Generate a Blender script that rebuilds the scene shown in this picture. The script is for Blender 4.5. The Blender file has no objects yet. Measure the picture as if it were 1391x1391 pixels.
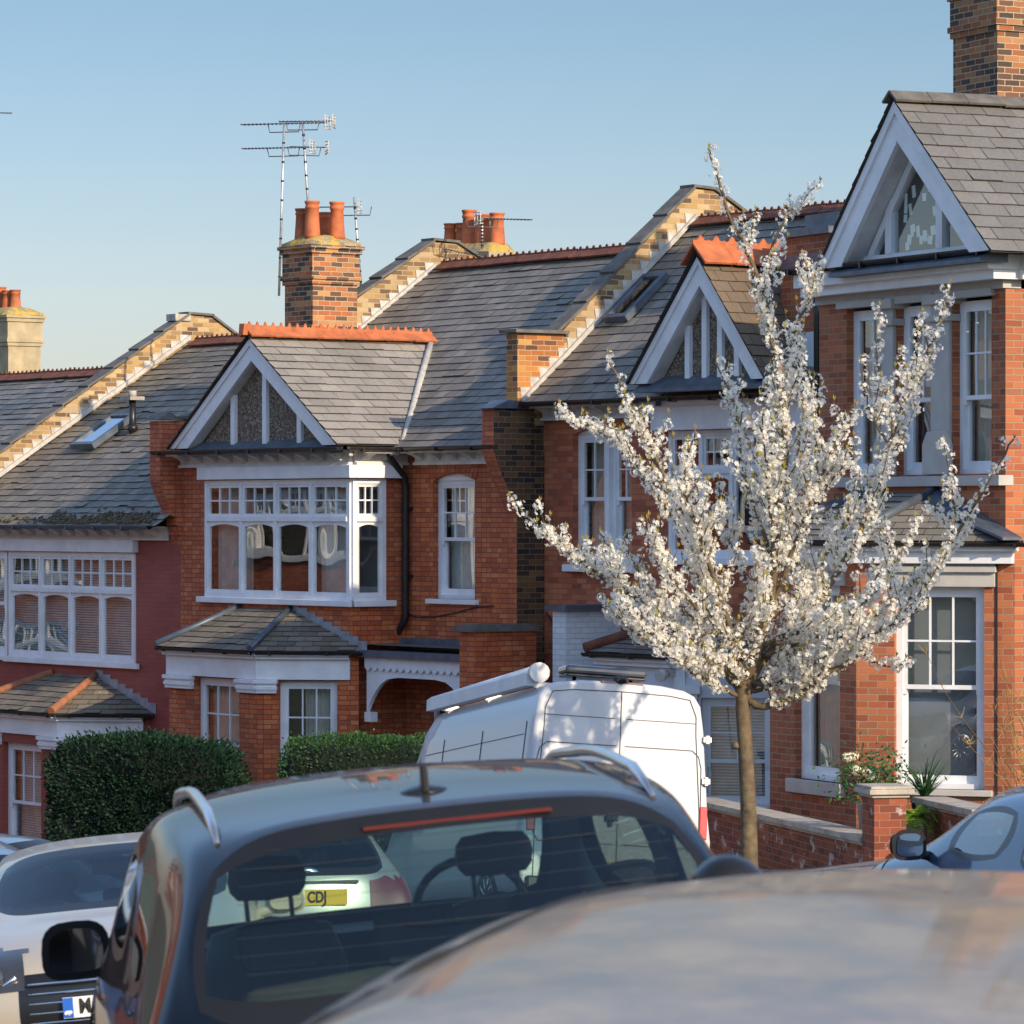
import bpy, math, random
import numpy as np
from mathutils import Vector, Matrix
random.seed(11)
rnd=random.random
def U(a,b): return a+(b-a)*random.random()
R=math.radians
scene=bpy.context.scene
COL=scene.collection
# ------------------------------------------------------------------ camera numbers of the place
FPX=5300.0; CX=695.5; CY=700.0; EZ=1.65
def at(px,py,y):
    "world point seen at a photo pixel, y metres down the street"
    return Vector(((px-CX)*y/FPX, y, EZ-(py-CY)*y/FPX))
# ------------------------------------------------------------------ object helpers
def tag(o,label=None,cat=None,group=None,kind=None):
    if label: o['label']=label
    if cat: o['category']=cat
    if group: o['group']=group
    if kind: o['kind']=kind
    return o
def thing(name,label,cat,loc=(0,0,0),rot=(0,0,0),group=None):
    o=bpy.data.objects.new(name,None); COL.objects.link(o)
    o.location=loc; o.rotation_euler=rot; o.empty_display_size=.2
    return tag(o,label,cat,group)
def dup(root,loc=None,rot=None,label=None):
    r=root.copy(); COL.objects.link(r)
    if loc is not None: r.location=loc
    if rot is not None: r.rotation_euler=rot
    if label: r['label']=label
    for ch in root.children:
        c=ch.copy(); COL.objects.link(c); c.parent=r
        for g in ch.children:
            d=g.copy(); COL.objects.link(d); d.parent=c
    return r
def frame(ox,oy,ang=0.0,oz=0.0):
    "face frame: a to the right along the face, b inward, z up (inside a house's own axes)"
    c,s=math.cos(R(ang)),math.sin(R(ang))
    return Matrix(((c,-s,0,ox),(s,c,0,oy),(0,0,1,oz),(0,0,0,1)))
I4=Matrix.Identity(4)
class MB:
    def __init__(s,X=None): s.v=[];s.f=[];s.m=[];s.t=[];s.sm=[];s.X=X or I4
    def pts(s,ps):
        n=len(s.v)
        for p in ps: s.v.append(tuple(s.X@Vector(p)))
        return n
    def face(s,idx,mat=0,tone=None,smooth=False):
        s.f.append(tuple(idx)); s.m.append(mat); s.t.append(rnd() if tone is None else tone); s.sm.append(smooth)
    def poly(s,ps,mat=0,tone=None):
        n=s.pts(ps); s.face(range(n,n+len(ps)),mat,tone)
    def box(s,a0,a1,b0,b1,z0,z1,mat=0,tone=None):
        if a1<a0:a0,a1=a1,a0
        if b1<b0:b0,b1=b1,b0
        if z1<z0:z0,z1=z1,z0
        n=s.pts([(a0,b0,z0),(a1,b0,z0),(a1,b1,z0),(a0,b1,z0),(a0,b0,z1),(a1,b0,z1),(a1,b1,z1),(a0,b1,z1)])
        t=rnd() if tone is None else tone
        for q in ((0,3,2,1),(4,5,6,7),(0,1,5,4),(1,2,6,5),(2,3,7,6),(3,0,4,7)): s.face([n+i for i in q],mat,t)
    def prism(s,poly,d,mat=0,tone=None):
        "poly: 3d points (planar), extruded by vector d"
        d=Vector(d); k=len(poly); n=s.pts(poly); m=s.pts([Vector(p)+d for p in poly]); t=rnd() if tone is None else tone
        s.face(range(n,n+k),mat,t); s.face(range(m+k-1,m-1,-1),mat,t)
        for i in range(k):
            j=(i+1)%k; s.face((n+j,n+i,m+i,m+j),mat,t)
    def tube(s,pts,r,seg=8,mat=0,caps=True,tone=.5):
        pts=[Vector(p) for p in pts]; rs=r if hasattr(r,'__len__') else [r]*len(pts)
        rings=[]; ref=None
        for i,p in enumerate(pts):
            d=(pts[min(i+1,len(pts)-1)]-pts[max(i-1,0)]).normalized()
            if ref is None: ref=Vector((0,0,1)) if abs(d.z)<.9 else Vector((1,0,0))
            x=(ref-d*ref.dot(d)).normalized(); y=d.cross(x); ref=x
            rings.append(s.pts([p+(x*math.cos(2*math.pi*k/seg)+y*math.sin(2*math.pi*k/seg))*rs[i] for k in range(seg)]))
        for a,b in zip(rings,rings[1:]):
            for k in range(seg):
                l=(k+1)%seg; s.face((a+k,a+l,b+l,b+k),mat,tone,True)
        if caps:
            s.face([rings[0]+k for k in range(seg)][::-1],mat,tone); s.face([rings[-1]+k for k in range(seg)],mat,tone)
    def lathe(s,c,prof,seg=20,mat=0,tone=.5):
        c=Vector(c); rings=[s.pts([c+Vector((r*math.cos(2*math.pi*k/seg),r*math.sin(2*math.pi*k/seg),z)) for k in range(seg)]) for r,z in prof]
        for a,b in zip(rings,rings[1:]):
            for k in range(seg):
                l=(k+1)%seg; s.face((a+k,a+l,b+l,b+k),mat,tone,True)
        s.face([rings[0]+k for k in range(seg)][::-1],mat,tone); s.face([rings[-1]+k for k in range(seg)],mat,tone)
    def build(s,name,mats,parent=None,bevel=0,uv=True,subd=0):
        me=bpy.data.meshes.new(name); me.from_pydata(s.v,[],s.f); me.validate(clean_customdata=False)
        if not isinstance(mats,(list,tuple)): mats=[mats]
        for m in mats: me.materials.append(m)
        nf=len(me.polygons)
        if nf==len(s.f):
            me.polygons.foreach_set('material_index',s.m); me.polygons.foreach_set('use_smooth',s.sm)
            at_=me.attributes.new('tone','FLOAT','FACE'); at_.data.foreach_set('value',s.t)
        if uv and nf:
            ul=me.uv_layers.new(name='UVMap'); nl=len(me.loops)
            co=np.empty(len(me.vertices)*3,dtype=np.float32); me.vertices.foreach_get('co',co); co=co.reshape(-1,3)
            no=np.empty(nf*3,dtype=np.float32); me.polygons.foreach_get('normal',no); no=no.reshape(-1,3)
            lt=np.empty(nf,dtype=np.int32); me.polygons.foreach_get('loop_total',lt)
            lv=np.empty(nl,dtype=np.int32); me.loops.foreach_get('vertex_index',lv)
            t=np.stack([-no[:,1],no[:,0],np.zeros(nf)],1); ln=np.linalg.norm(t,axis=1)
            flat=ln<.03; t[flat]=(1,0,0); ln[flat]=1; t/=ln[:,None]
            b=np.cross(no,t); b[flat]=(0,1,0)
            fi=np.repeat(np.arange(nf),lt)
            p=co[lv]; uvs=np.stack([(p*t[fi]).sum(1),(p*b[fi]).sum(1)],1).astype(np.float32)
            ul.data.foreach_set('uv',uvs.ravel())
        me.update()
        o=bpy.data.objects.new(name,me); COL.objects.link(o)
        if parent: o.parent=parent
        if bevel:
            md=o.modifiers.new('Bevel','BEVEL'); md.width=bevel; md.segments=2; md.limit_method='ANGLE'; md.angle_limit=R(40)
        return o
# ------------------------------------------------------------------ materials
def new_mat(name):
    m=bpy.data.materials.new(name); m.use_nodes=True; nt=m.node_tree; nt.nodes.clear()
    out=nt.nodes.new('ShaderNodeOutputMaterial'); return m,nt,out
class N:
    def __init__(s,nt): s.nt=nt
    def __call__(s,typ,ins=None,**kw):
        n=s.nt.nodes.new('ShaderNode'+typ)
        for k,v in kw.items(): setattr(n,k,v)
        for k,v in (ins or {}).items():
            if isinstance(v,bpy.types.NodeSocket): s.nt.links.new(v,n.inputs[k])
            else: n.inputs[k].default_value=v
        return n
    def ramp(s,fac,stops,interp='LINEAR'):
        n=s.nt.nodes.new('ShaderNodeValToRGB'); n.color_ramp.interpolation=interp
        e=n.color_ramp.elements
        while len(e)<len(stops): e.new(.5)
        for i,(p,c) in enumerate(stops):
            e[i].position=p; e[i].color=(c,c,c,1) if not hasattr(c,'__len__') else (*c[:3],1)
        s.nt.links.new(fac,n.inputs[0]); return n.outputs[0]
    def mix(s,fac,a,b,mode='MIX'):
        n=s.nt.nodes.new('ShaderNodeMix'); n.data_type='RGBA'; n.blend_type=mode
        for k,v in ((0,fac),(6,a),(7,b)):
            if isinstance(v,bpy.types.NodeSocket): s.nt.links.new(v,n.inputs[k])
            elif k==0: n.inputs[0].default_value=v
            else: n.inputs[k].default_value=(*v[:3],1)
        return n.outputs[2]
    def math(s,op,a,b=0.0):
        n=s.nt.nodes.new('ShaderNodeMath'); n.operation=op
        for k,v in ((0,a),(1,b)):
            if isinstance(v,bpy.types.NodeSocket): s.nt.links.new(v,n.inputs[k])
            else: n.inputs[k].default_value=v
        return n.outputs[0]
    def uv(s): return s('UVMap').outputs[0]
    def obj(s): return s('TexCoord').outputs['Object']
    def noise(s,vec,scale,detail=4,rough=.55,out='Fac'):
        return s('TexNoise',{'Vector':vec,'Scale':scale,'Detail':detail,'Roughness':rough}).outputs[out]
    def bump(s,h,strength,dist=.01,normal=None):
        d={'Height':h,'Strength':strength,'Distance':dist}
        if normal is not None: d['Normal']=normal
        return s('Bump',d).outputs[0]
    def principled(s,out,**kw):
        ins={k.replace('_',' '):v for k,v in kw.items()}
        p=s('BsdfPrincipled',ins); s.nt.links.new(p.outputs[0],out.inputs[0]); return p
def c4(c): return (*c[:3],1)
def mat_simple(name,col,rough=.6,metal=0,nscale=8,nvar=.15,bump=.0,bscale=60,coat=0,spec=.5,dirt=None):
    m,nt,out=new_mat(name); n=N(nt); o=n.obj()
    f=n.noise(o,nscale,5,.6)
    a=tuple(x*(1-nvar) for x in col); b=tuple(min(1,x*(1+nvar)) for x in col)
    c=n.ramp(f,[(.3,a),(.7,b)])
    if dirt:
        f2=n.ramp(n.noise(o,nscale*.35,6,.65),[(.5,0.),(.75,1.)])
        c=n.mix(n.math('MULTIPLY',f2,.6),c,dirt)
    kw=dict(Base_Color=c,Roughness=rough,Metallic=metal)
    p=n.principled(out,**kw); p.inputs['Coat Weight'].default_value=coat; p.inputs['Specular IOR Level'].default_value=spec
    if bump: nt.links.new(n.bump(n.noise(o,bscale,3,.6),bump,.01),p.inputs['Normal'])
    return m
def mat_brick(name,stops,mortar,row=.073,length=.225,mw=.009,bump=.6,soot=.35,sootcol=(.05,.035,.03),rough=.85,white=0.0,off=.5,squash=1.0):
    m,nt,out=new_mat(name); n=N(nt); uv=n.uv(); o=n.obj()
    wob=n.noise(uv,9,2,.5,'Color')
    wv=n('VectorMath',{0:wob,1:(.5,.5,.5)},operation='SUBTRACT').outputs[0]
    wv=n('VectorMath',{0:wv,3:.014},operation='SCALE').outputs[0]
    v=n('VectorMath',{0:uv,1:wv},operation='ADD').outputs[0]
    b=n('TexBrick',{'Vector':v,'Color1':(0,0,0,1),'Color2':(1,1,1,1),'Mortar':(.5,.5,.5,1),'Scale':1.0,'Mortar Size':mw*.5,'Mortar Smooth':.35,'Bias':0.0,'Brick Width':length,'Row Height':row},offset=off,squash=squash,squash_frequency=2)
    base=n.ramp(b.outputs['Color'],stops)
    fine=n.noise(uv,70,4,.7); base=n.mix(.35,base,n.ramp(fine,[(.25,(.25,.25,.25)),(.75,(.8,.8,.8))]),'OVERLAY')
    big=n.ramp(n.noise(o,.8,7,.7),[(.42,0.),(.66,1.)])
    base=n.mix(n.math('MULTIPLY',n.ramp(n.noise(o,.45,3,.5),[(.4,0.),(.65,1.)]),.30),base,(.42,.16,.11) if stops[0][1][0]>.15 and not white>0 and mortar[0]<.3 else sootcol)
    base=n.mix(n.math('MULTIPLY',big,soot),base,sootcol)
    mc=n.mix(n.noise(uv,20,3),tuple(x*.7 for x in mortar),mortar)
    c=n.mix(b.outputs['Fac'],base,mc)
    if white:
        w=n.ramp(n.noise(uv,3.1,6,.7),[(.56,0.),(.62,1.)]); c=n.mix(n.math('MULTIPLY',w,white),c,(.75,.72,.7))
    p=n.principled(out,Base_Color=c,Roughness=rough)
    h=n.math('ADD',n.math('MULTIPLY',n.math('SUBTRACT',1.0,b.outputs['Fac']),1.0),n.math('MULTIPLY',fine,.35))
    nt.links.new(n.bump(h,bump,.008),p.inputs['Normal'])
    return m
def mat_slate(name,lo,hi,lichen=.25,rough=.55):
    m,nt,out=new_mat(name); n=N(nt); o=n.obj()
    t=n('Attribute',attribute_name='tone').outputs['Fac']
    c=n.ramp(t,[(0.,lo),(1.,hi)])
    c=n.mix(.4,c,n.ramp(n.noise(o,26,5,.65),[(.3,(.3,.3,.3)),(.7,(.72,.72,.72))]),'OVERLAY')
    st=n.ramp(n.noise(o,1.3,5,.6),[(.4,0.),(.7,1.)])
    c=n.mix(n.math('MULTIPLY',st,.35),c,(.12,.11,.08))
    sp=n('TexVoronoi',{'Vector':o,'Scale':5.0,'Randomness':1.0},feature='F1').outputs['Distance']
    sp=n.math('ADD',sp,n.math('MULTIPLY',n.noise(o,30,3),.12))
    s=n.ramp(sp,[(.13,1.),(.17,0.)]); pat=n.ramp(n.noise(o,.8,3),[(.45,0.),(.6,1.)])
    c=n.mix(n.math('MULTIPLY',n.math('MULTIPLY',s,pat),lichen*3),c,(.42,.42,.36))
    p=n.principled(out,Base_Color=c,Roughness=rough); p.inputs['Specular IOR Level'].default_value=.4
    nt.links.new(n.bump(n.noise(o,40,4,.7),.35,.006),p.inputs['Normal'])
    return m
def mat_glass(name,tint=(.9,.95,.93),rough=.0,wave=0.0,boost=.08,wscale=3.0):
    m,nt,out=new_mat(name); n=N(nt); o=n.obj()
    tr=n('BsdfTransparent',{'Color':c4(tint)}); gl=n('BsdfGlossy',{'Color':(1,1,1,1),'Roughness':rough})
    bf=n('NewGeometry').outputs['Backfacing']; io=n.math('SUBTRACT',1.5,n.math('MULTIPLY',bf,1.5-1/1.5)); fr=n('Fresnel',{'IOR':io})
    if wave:
        nz=n.noise(o,wscale,0,.5); bp=n.bump(nz,wave,.1); nt.links.new(bp,gl.inputs['Normal']) 
    f=n.math('ADD',n.math('MULTIPLY',fr.outputs[0],1.0),boost)
    mx=n('MixShader',{0:f}); nt.links.new(tr.outputs[0],mx.inputs[1]); nt.links.new(gl.outputs[0],mx.inputs[2]); nt.links.new(mx.outputs[0],out.inputs[0])
    return m
def mat_paint(name,col,metal=.6,rough=.28,dust=.25,dustcol=(.34,.31,.27),coat=.5,spec=.25):
    m,nt,out=new_mat(name); n=N(nt); o=n.obj()
    geo=n('NewGeometry').outputs['Normal']; up=n('SeparateXYZ',{0:geo}).outputs[2]
    d=n.ramp(n.noise(o,4,9,.72),[(.36,.2),(.66,1.)])
    upf=n.ramp(up,[(.80,.03),(.985,1.)])
    f=n.math('MULTIPLY',n.math('MULTIPLY',d,upf),dust)
    c=n.mix(f,col,dustcol)
    rg=n.math('ADD',n.math('MULTIPLY',f,.5),rough)
    p=n.principled(out,Base_Color=c,Roughness=rg,Metallic=metal)
    p.inputs['Coat Weight'].default_value=coat; p.inputs['Specular IOR Level'].default_value=spec; p.inputs['Coat Roughness'].default_value=.02+.06*dust
    nt.links.new(n.bump(n.noise(o,2.5,2,.5),.02,.05),p.inputs['Normal'])
    return m
def mat_attr(name,stops,rough=.6,trans=.0,spec=.3):
    m,nt,out=new_mat(name); n=N(nt)
    t=n('Attribute',attribute_name='tone').outputs['Fac']
    c=n.ramp(t,stops)
    p=n.principled(out,Base_Color=c,Roughness=rough); p.inputs['Specular IOR Level'].default_value=spec
    if trans:
        tl=n('BsdfTranslucent',{'Color':c}); mx=n('MixShader',{0:trans}); nt.links.new(p.outputs[0],mx.inputs[1]); nt.links.new(tl.outputs[0],mx.inputs[2]); nt.links.new(mx.outputs[0],out.inputs[0])
    return m
M={}
M['brick_red']=mat_brick('brick_red',[(0,(.40,.09,.032)),(.35,(.54,.125,.040)),(.75,(.61,.16,.05)),(1,(.66,.22,.08))],(.17,.065,.045),row=.072,mw=.010,length=.215,squash=.58,soot=.22,bump=.9)
M['brick_c']=mat_brick('brick_c',[(0,(.31,.075,.032)),(.5,(.52,.135,.052)),(1,(.60,.20,.085))],(.25,.15,.10),row=.078,mw=.010,soot=.25)
M['brick_d']=mat_brick('brick_d',[(0,(.30,.075,.032)),(.5,(.47,.135,.050)),(.85,(.52,.17,.065)),(1,(.36,.125,.06))],(.40,.30,.20),row=.078,mw=.013,soot=.10)
M['brick_stock']=mat_brick('brick_stock',[(0,(.025,.02,.018)),(.35,(.07,.04,.025)),(.6,(.15,.07,.03)),(1,(.22,.12,.04))],(.26,.19,.13),row=.078,mw=.011,soot=.45,sootcol=(.02,.017,.015))
M['brick_yellow']=mat_brick('brick_yellow',[(0,(.13,.08,.04)),(.3,(.36,.21,.08)),(.6,(.52,.33,.12)),(1,(.64,.46,.24))],(.50,.42,.31),row=.078,mw=.014,soot=.25)
M['brick_orange']=mat_brick('brick_orange',[(0,(.10,.05,.03)),(.25,(.42,.15,.04)),(.6,(.62,.24,.05)),(1,(.66,.36,.09))],(.55,.45,.3),row=.075,mw=.012,soot=.15)
M['brick_chimney']=mat_brick('brick_chimney',[(0,(.06,.045,.035)),(.3,(.16,.08,.04)),(.6,(.42,.13,.04)),(1,(.5,.26,.10))],(.52,.42,.29),row=.078,mw=.015,soot=.3)
M['brick_maroon']=mat_brick('brick_maroon',[(0,(.27,.046,.034)),(1,(.33,.062,.044))],(.23,.04,.03),row=.074,mw=.006,soot=.18,bump=.35,rough=.6)
M['brick_white']=mat_brick('brick_white',[(0,(.66,.68,.70)),(1,(.78,.79,.80))],(.62,.64,.66),row=.075,mw=.008,soot=.12,sootcol=(.4,.4,.4),bump=.8)
M['brick_wall']=mat_brick('brick_wall',[(0,(.17,.04,.02)),(.5,(.30,.07,.03)),(1,(.38,.10,.04))],(.34,.22,.16),row=.076,mw=.010,soot=.2,white=.55)
M['slate']=mat_slate('slate',(.145,.13,.11),(.27,.24,.20),lichen=.35)
M['slate_clean']=mat_slate('slate_clean',(.25,.23,.205),(.36,.33,.285),lichen=.06,rough=.5)
M['slate_d']=mat_slate('slate_charcoal',(.15,.142,.135),(.21,.20,.185),lichen=.02,rough=.5)
M['slate_brown']=mat_slate('slate_brown',(.13,.11,.085),(.27,.23,.175),lichen=.8)
M['slate_warm']=mat_slate('slate_warm',(.13,.10,.07),(.2,.15,.10),lichen=.3)
M['moss']=mat_simple('moss',(.10,.085,.045),.95,nscale=30,nvar=.6)
M['under']=mat_simple('under_slate',(.05,.044,.038),.9)
M['ridge']=mat_simple('terracotta_old',(.17,.055,.028),.8,nscale=6,nvar=.4,bump=.3,dirt=(.07,.05,.04))
M['ridge_new']=mat_simple('terracotta_bright',(.52,.15,.055),.75,nscale=6,nvar=.3,bump=.3,dirt=(.22,.12,.06))
M['hip']=mat_simple('hip_terracotta',(.34,.14,.07),.8,nscale=6,nvar=.4,bump=.3,dirt=(.14,.10,.06))
M['pot']=mat_simple('chimney_terracotta',(.50,.14,.05),.75,nscale=4,nvar=.35,bump=.2,dirt=(.16,.08,.05))
M['lead']=mat_simple('lead',(.30,.33,.37),.5,metal=.3,nscale=5,nvar=.3,dirt=(.42,.42,.42))
M['red_bright']=mat_simple('red_lamp_bright',(.62,.02,.015),.25,nvar=.1,coat=1)
M['red_dim']=mat_simple('red_lamp_unlit',(.10,.006,.005),.4,nvar=.1)
M['lead_dark']=mat_simple('lead_dark',(.10,.125,.16),.45,metal=.3,nscale=5,nvar=.3)
M['mortar']=mat_simple('lime_fillet',(.50,.48,.44),.9,nscale=9,nvar=.2,bump=.4,dirt=(.3,.28,.24))
M['coping']=mat_simple('coping_slab',(.13,.12,.105),.75,nscale=5,nvar=.4,bump=.4,dirt=(.17,.15,.11))
M['coping_stone']=mat_simple('coping_stone',(.42,.38,.32),.85,nscale=5,nvar=.3,bump=.4,dirt=(.2,.18,.15))
M['white']=mat_simple('white_paint',(.80,.82,.84),.45,nscale=3,nvar=.08,bump=.10,bscale=30,dirt=(.56,.56,.54))
M['white_old']=mat_simple('white_paint_weathered',(.66,.66,.64),.6,nscale=5,nvar=.12,bump=.12,dirt=(.40,.38,.34))
M['render_white']=mat_simple('white_render',(.70,.73,.77),.75,nscale=2,nvar=.06,bump=.2,bscale=80,dirt=(.55,.55,.54))
M['stone']=mat_simple('portland_stone',(.47,.45,.42),.8,nscale=3,nvar=.1,bump=.2,dirt=(.36,.33,.29))
M['pebble']=None
def mat_pebble():
    m,nt,out=new_mat('pebbledash'); n=N(nt); o=n.obj()
    v=n('TexVoronoi',{'Vector':o,'Scale':42.0},feature='F1')
    c=n.ramp(n('SeparateColor',{0:v.outputs['Color']}).outputs[0],[(0,(.09,.065,.045)),(.5,(.21,.165,.12)),(.85,(.31,.25,.18)),(1,(.5,.43,.33))])
    p=n.principled(out,Base_Color=c,Roughness=.9)
    nt.links.new(n.bump(v.outputs['Distance'],1.0,.03),p.inputs['Normal']); return m
M['pebble']=mat_pebble()
def mat_cement():
    m,nt,out=new_mat('lichen_cement'); n=N(nt); o=n.obj()
    c=n.ramp(n.noise(o,5,6,.7),[(.3,(.16,.14,.10)),(.6,(.36,.31,.2))])
    up=n('SeparateXYZ',{0:n('NewGeometry').outputs['Normal']}).outputs[2]
    f=n.math('MULTIPLY',n.ramp(n.noise(o,7,5,.7),[(.46,0.),(.56,1.)]),n.ramp(up,[(-.1,0.),(.35,1.)]))
    c=n.mix(f,c,(.55,.36,.05))
    p=n.principled(out,Base_Color=c,Roughness=.95); nt.links.new(n.bump(n.noise(o,18,5,.7),.8,.03),p.inputs['Normal']); return m
M['cement']=mat_cement()
M['cement_wall']=mat_simple('cement_render',(.44,.36,.22),.9,nscale=2.5,nvar=.25,bump=.3,dirt=(.2,.17,.1))
M['black']=mat_simple('black_iron',(.018,.017,.017),.35,nscale=9,nvar=.3)
M['gutter_brown']=mat_simple('gutter_brown_black',(.035,.027,.024),.4,nscale=6,nvar=.4)
M['wire']=mat_simple('cable_black',(.03,.025,.025),.6)
M['alu']=mat_simple('aerial_aluminium',(.55,.54,.52),.45,metal=.7,nscale=12,nvar=.3)
M['alu_dark']=mat_simple('aerial_dark',(.12,.12,.13),.5,metal=.5)
M['plastic_white']=mat_simple('aerial_plastic',(.6,.58,.53),.5)
M['glass']=mat_glass('window_glass_wavy',wave=.06,boost=.12,wscale=1.3)
M['glass_flat']=mat_glass('window_glass',wave=.06,boost=.12,wscale=1.0)
M['sky_glass']=mat_glass('rooflight_glass',tint=(.4,.45,.5),boost=.35)
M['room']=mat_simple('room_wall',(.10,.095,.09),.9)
M['curtain']=mat_simple('curtain_cloth',(.46,.45,.42),.9,nscale=3,nvar=.2)
M['curtain_warm']=mat_simple('curtain_linen',(.52,.46,.38),.9,nscale=3,nvar=.2)
M['blind']=mat_simple('blind_white',(.60,.60,.58),.7)
M['shade']=mat_simple('roller_blind_grey',(.20,.21,.23),.9,nvar=.05)
M['paper']=mat_simple('paper',(.72,.74,.72),.8,nvar=.05)
M['bark']=mat_simple('cherry_bark',(.12,.085,.045),.8,nscale=10,nvar=.5,bump=.8,bscale=25,dirt=(.28,.22,.13))
M['petal']=mat_attr('petals',[(0,(.87,.82,.70)),(.5,(.95,.92,.84)),(1,(.97,.96,.91))],.6,trans=.5)
M['calyx']=mat_attr('buds',[(0,(.22,.17,.04)),(.6,(.36,.34,.06)),(1,(.30,.13,.06))],.6,trans=.3)
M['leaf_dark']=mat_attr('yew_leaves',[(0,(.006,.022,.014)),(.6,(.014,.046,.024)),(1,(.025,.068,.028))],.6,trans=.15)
M['leaf_mid']=mat_attr('privet_leaves',[(0,(.02,.055,.02)),(.6,(.045,.12,.035)),(1,(.08,.17,.05))],.55,trans=.2)
M['leaf_bright']=mat_attr('fern_leaves',[(0,(.10,.2,.02)),(1,(.35,.50,.05))],.5,trans=.4)
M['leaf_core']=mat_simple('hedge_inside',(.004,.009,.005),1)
M['twig']=mat_attr('twigs',[(0,(.16,.10,.04)),(1,(.4,.26,.09))],.7)
M['cream_flower']=mat_attr('cream_flowers',[(0,(.6,.55,.35)),(1,(.75,.72,.55))],.7)
M['asphalt']=mat_simple('asphalt',(.05,.05,.052),.9,nscale=20,nvar=.3,bump=.5,bscale=120)
M['paving']=mat_brick('paving_slabs',[(0,(.22,.21,.19)),(1,(.30,.28,.26))],(.10,.09,.08),row=.6,length=.6,mw=.012,soot=.2,off=.5)
M['kerb']=mat_simple('kerb_granite',(.26,.25,.24),.85,nscale=12,nvar=.3)
M['soil']=mat_simple('garden_soil',(.06,.045,.03),1,nscale=3,nvar=.5,bump=.5)
M['ground']=mat_simple('rough_grass',(.05,.065,.03),1,nscale=1,nvar=.4,bump=.5)
M['roadline']=mat_simple('road_marking',(.6,.6,.56),.8)
M['rubber']=mat_simple('rubber',(.02,.02,.021),.75)
M['trim']=mat_simple('black_trim',(.015,.015,.016),.3,nvar=.1)
M['chrome']=mat_simple('chrome',(.75,.75,.76),.12,metal=1,nvar=.03)
M['satin']=mat_simple('satin_rail',(.55,.53,.51),.25,metal=.9,nvar=.05)
M['headliner']=mat_simple('headliner',(.38,.40,.37),.9,nvar=.06)
M['seat']=mat_simple('seat_fabric',(.05,.052,.055),.85,nvar=.2)
M['seat_light']=mat_simple('seat_leather_grey',(.30,.30,.27),.6,nvar=.1)
M['dash']=mat_simple('dashboard',(.028,.03,.033),.7)
M['red_lamp']=mat_simple('red_lamp',(.11,.006,.005),.4,nvar=.1,coat=1)
M['clear_lamp']=mat_simple('clear_lamp',(.05,.05,.055),.12,metal=.1,coat=1)
M['amber']=mat_simple('amber_lamp',(.55,.2,.03),.2,coat=1)
M['plate_w']=mat_simple('plate_white',(.75,.75,.72),.4,nvar=.03)
M['plate_y']=mat_simple('plate_yellow',(.75,.48,.03),.4,nvar=.03)
M['plate_b']=mat_simple('plate_blue',(.02,.12,.5),.4)
M['ink']=mat_simple('plate_ink',(.012,.012,.012),.5)
M['mirror']=mat_simple('mirror_glass',(.8,.8,.8),.02,metal=1,nvar=.01)
M['cglass']=mat_glass('car_glass',tint=(.66,.80,.74),boost=.05)
M['cglass_dark']=mat_glass('car_glass_dark',tint=(.30,.36,.36),boost=.0)
M['cglass_side']=mat_glass('car_glass_side',tint=(.30,.36,.36),boost=.12)
M['p_dark']=mat_paint('paint_dark_blue_grey',(.004,.007,.014),.0,.35,.24,(.20,.15,.10),coat=.6,spec=.02)
M['p_grey']=mat_paint('paint_grey',(.17,.14,.11),.1,.40,.85,(.44,.34,.23),coat=.42,spec=.1)
M['p_champ']=mat_paint('paint_champagne',(.50,.44,.35),.15,.35,.25)
M['p_blue']=mat_paint('paint_navy',(.015,.05,.13),.5,.2,.12)
M['p_steel']=mat_paint('paint_steel_blue',(.03,.07,.14),.3,.3,.12,coat=.8)
M['p_black']=mat_paint('paint_black',(.012,.012,.014),.3,.2,.15)
M['p_silver']=mat_paint('paint_silver',(.28,.30,.31),.5,.3,.2)
M['p_van']=mat_paint('paint_van_white',(.62,.63,.65),.0,.35,.25)
# ================================================================== building kit
def wall(mb,a0,a1,z0,z1,holes=(),reveal=.16,mat=0,rmat=None):
    "flat wall at b=0 between a0..a1, z0..z1 with rectangular openings and their reveals"
    xs=sorted({a0,a1,*[h[0] for h in holes],*[h[1] for h in holes]}); zs=sorted({z0,z1,*[h[2] for h in holes],*[h[3] for h in holes]})
    for i in range(len(xs)-1):
        for j in range(len(zs)-1):
            cx,cz=(xs[i]+xs[i+1])/2,(zs[j]+zs[j+1])/2
            if any(h[0]<cx<h[1] and h[2]<cz<h[3] for h in holes): continue
            mb.poly([(xs[i],0,zs[j]),(xs[i+1],0,zs[j]),(xs[i+1],0,zs[j+1]),(xs[i],0,zs[j+1])],mat)
    rm=mat if rmat is None else rmat
    for h in holes:
        u0,u1,w0,w1=h[:4]
        mb.poly([(u0,0,w0),(u0,0,w1),(u0,reveal,w1),(u0,reveal,w0)],rm); mb.poly([(u1,0,w1),(u1,0,w0),(u1,reveal,w0),(u1,reveal,w1)],rm)
        mb.poly([(u0,0,w1),(u1,0,w1),(u1,reveal,w1),(u0,reveal,w1)],rm); mb.poly([(u1,0,w0),(u0,0,w0),(u0,reveal,w0),(u1,reveal,w0)],rm)
def clip(poly,p,n):
    out=[]
    for i in range(len(poly)):
        a,b=poly[i],poly[(i+1)%len(poly)]
        da=(a[0]-p[0])*n[0]+(a[1]-p[1])*n[1]; db=(b[0]-p[0])*n[0]+(b[1]-p[1])*n[1]
        if da>=0: out.append(a)
        if (da>=0)!=(db>=0):
            t=da/(da-db); out.append((a[0]+(b[0]-a[0])*t,a[1]+(b[1]-a[1])*t))
    return out
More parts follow.
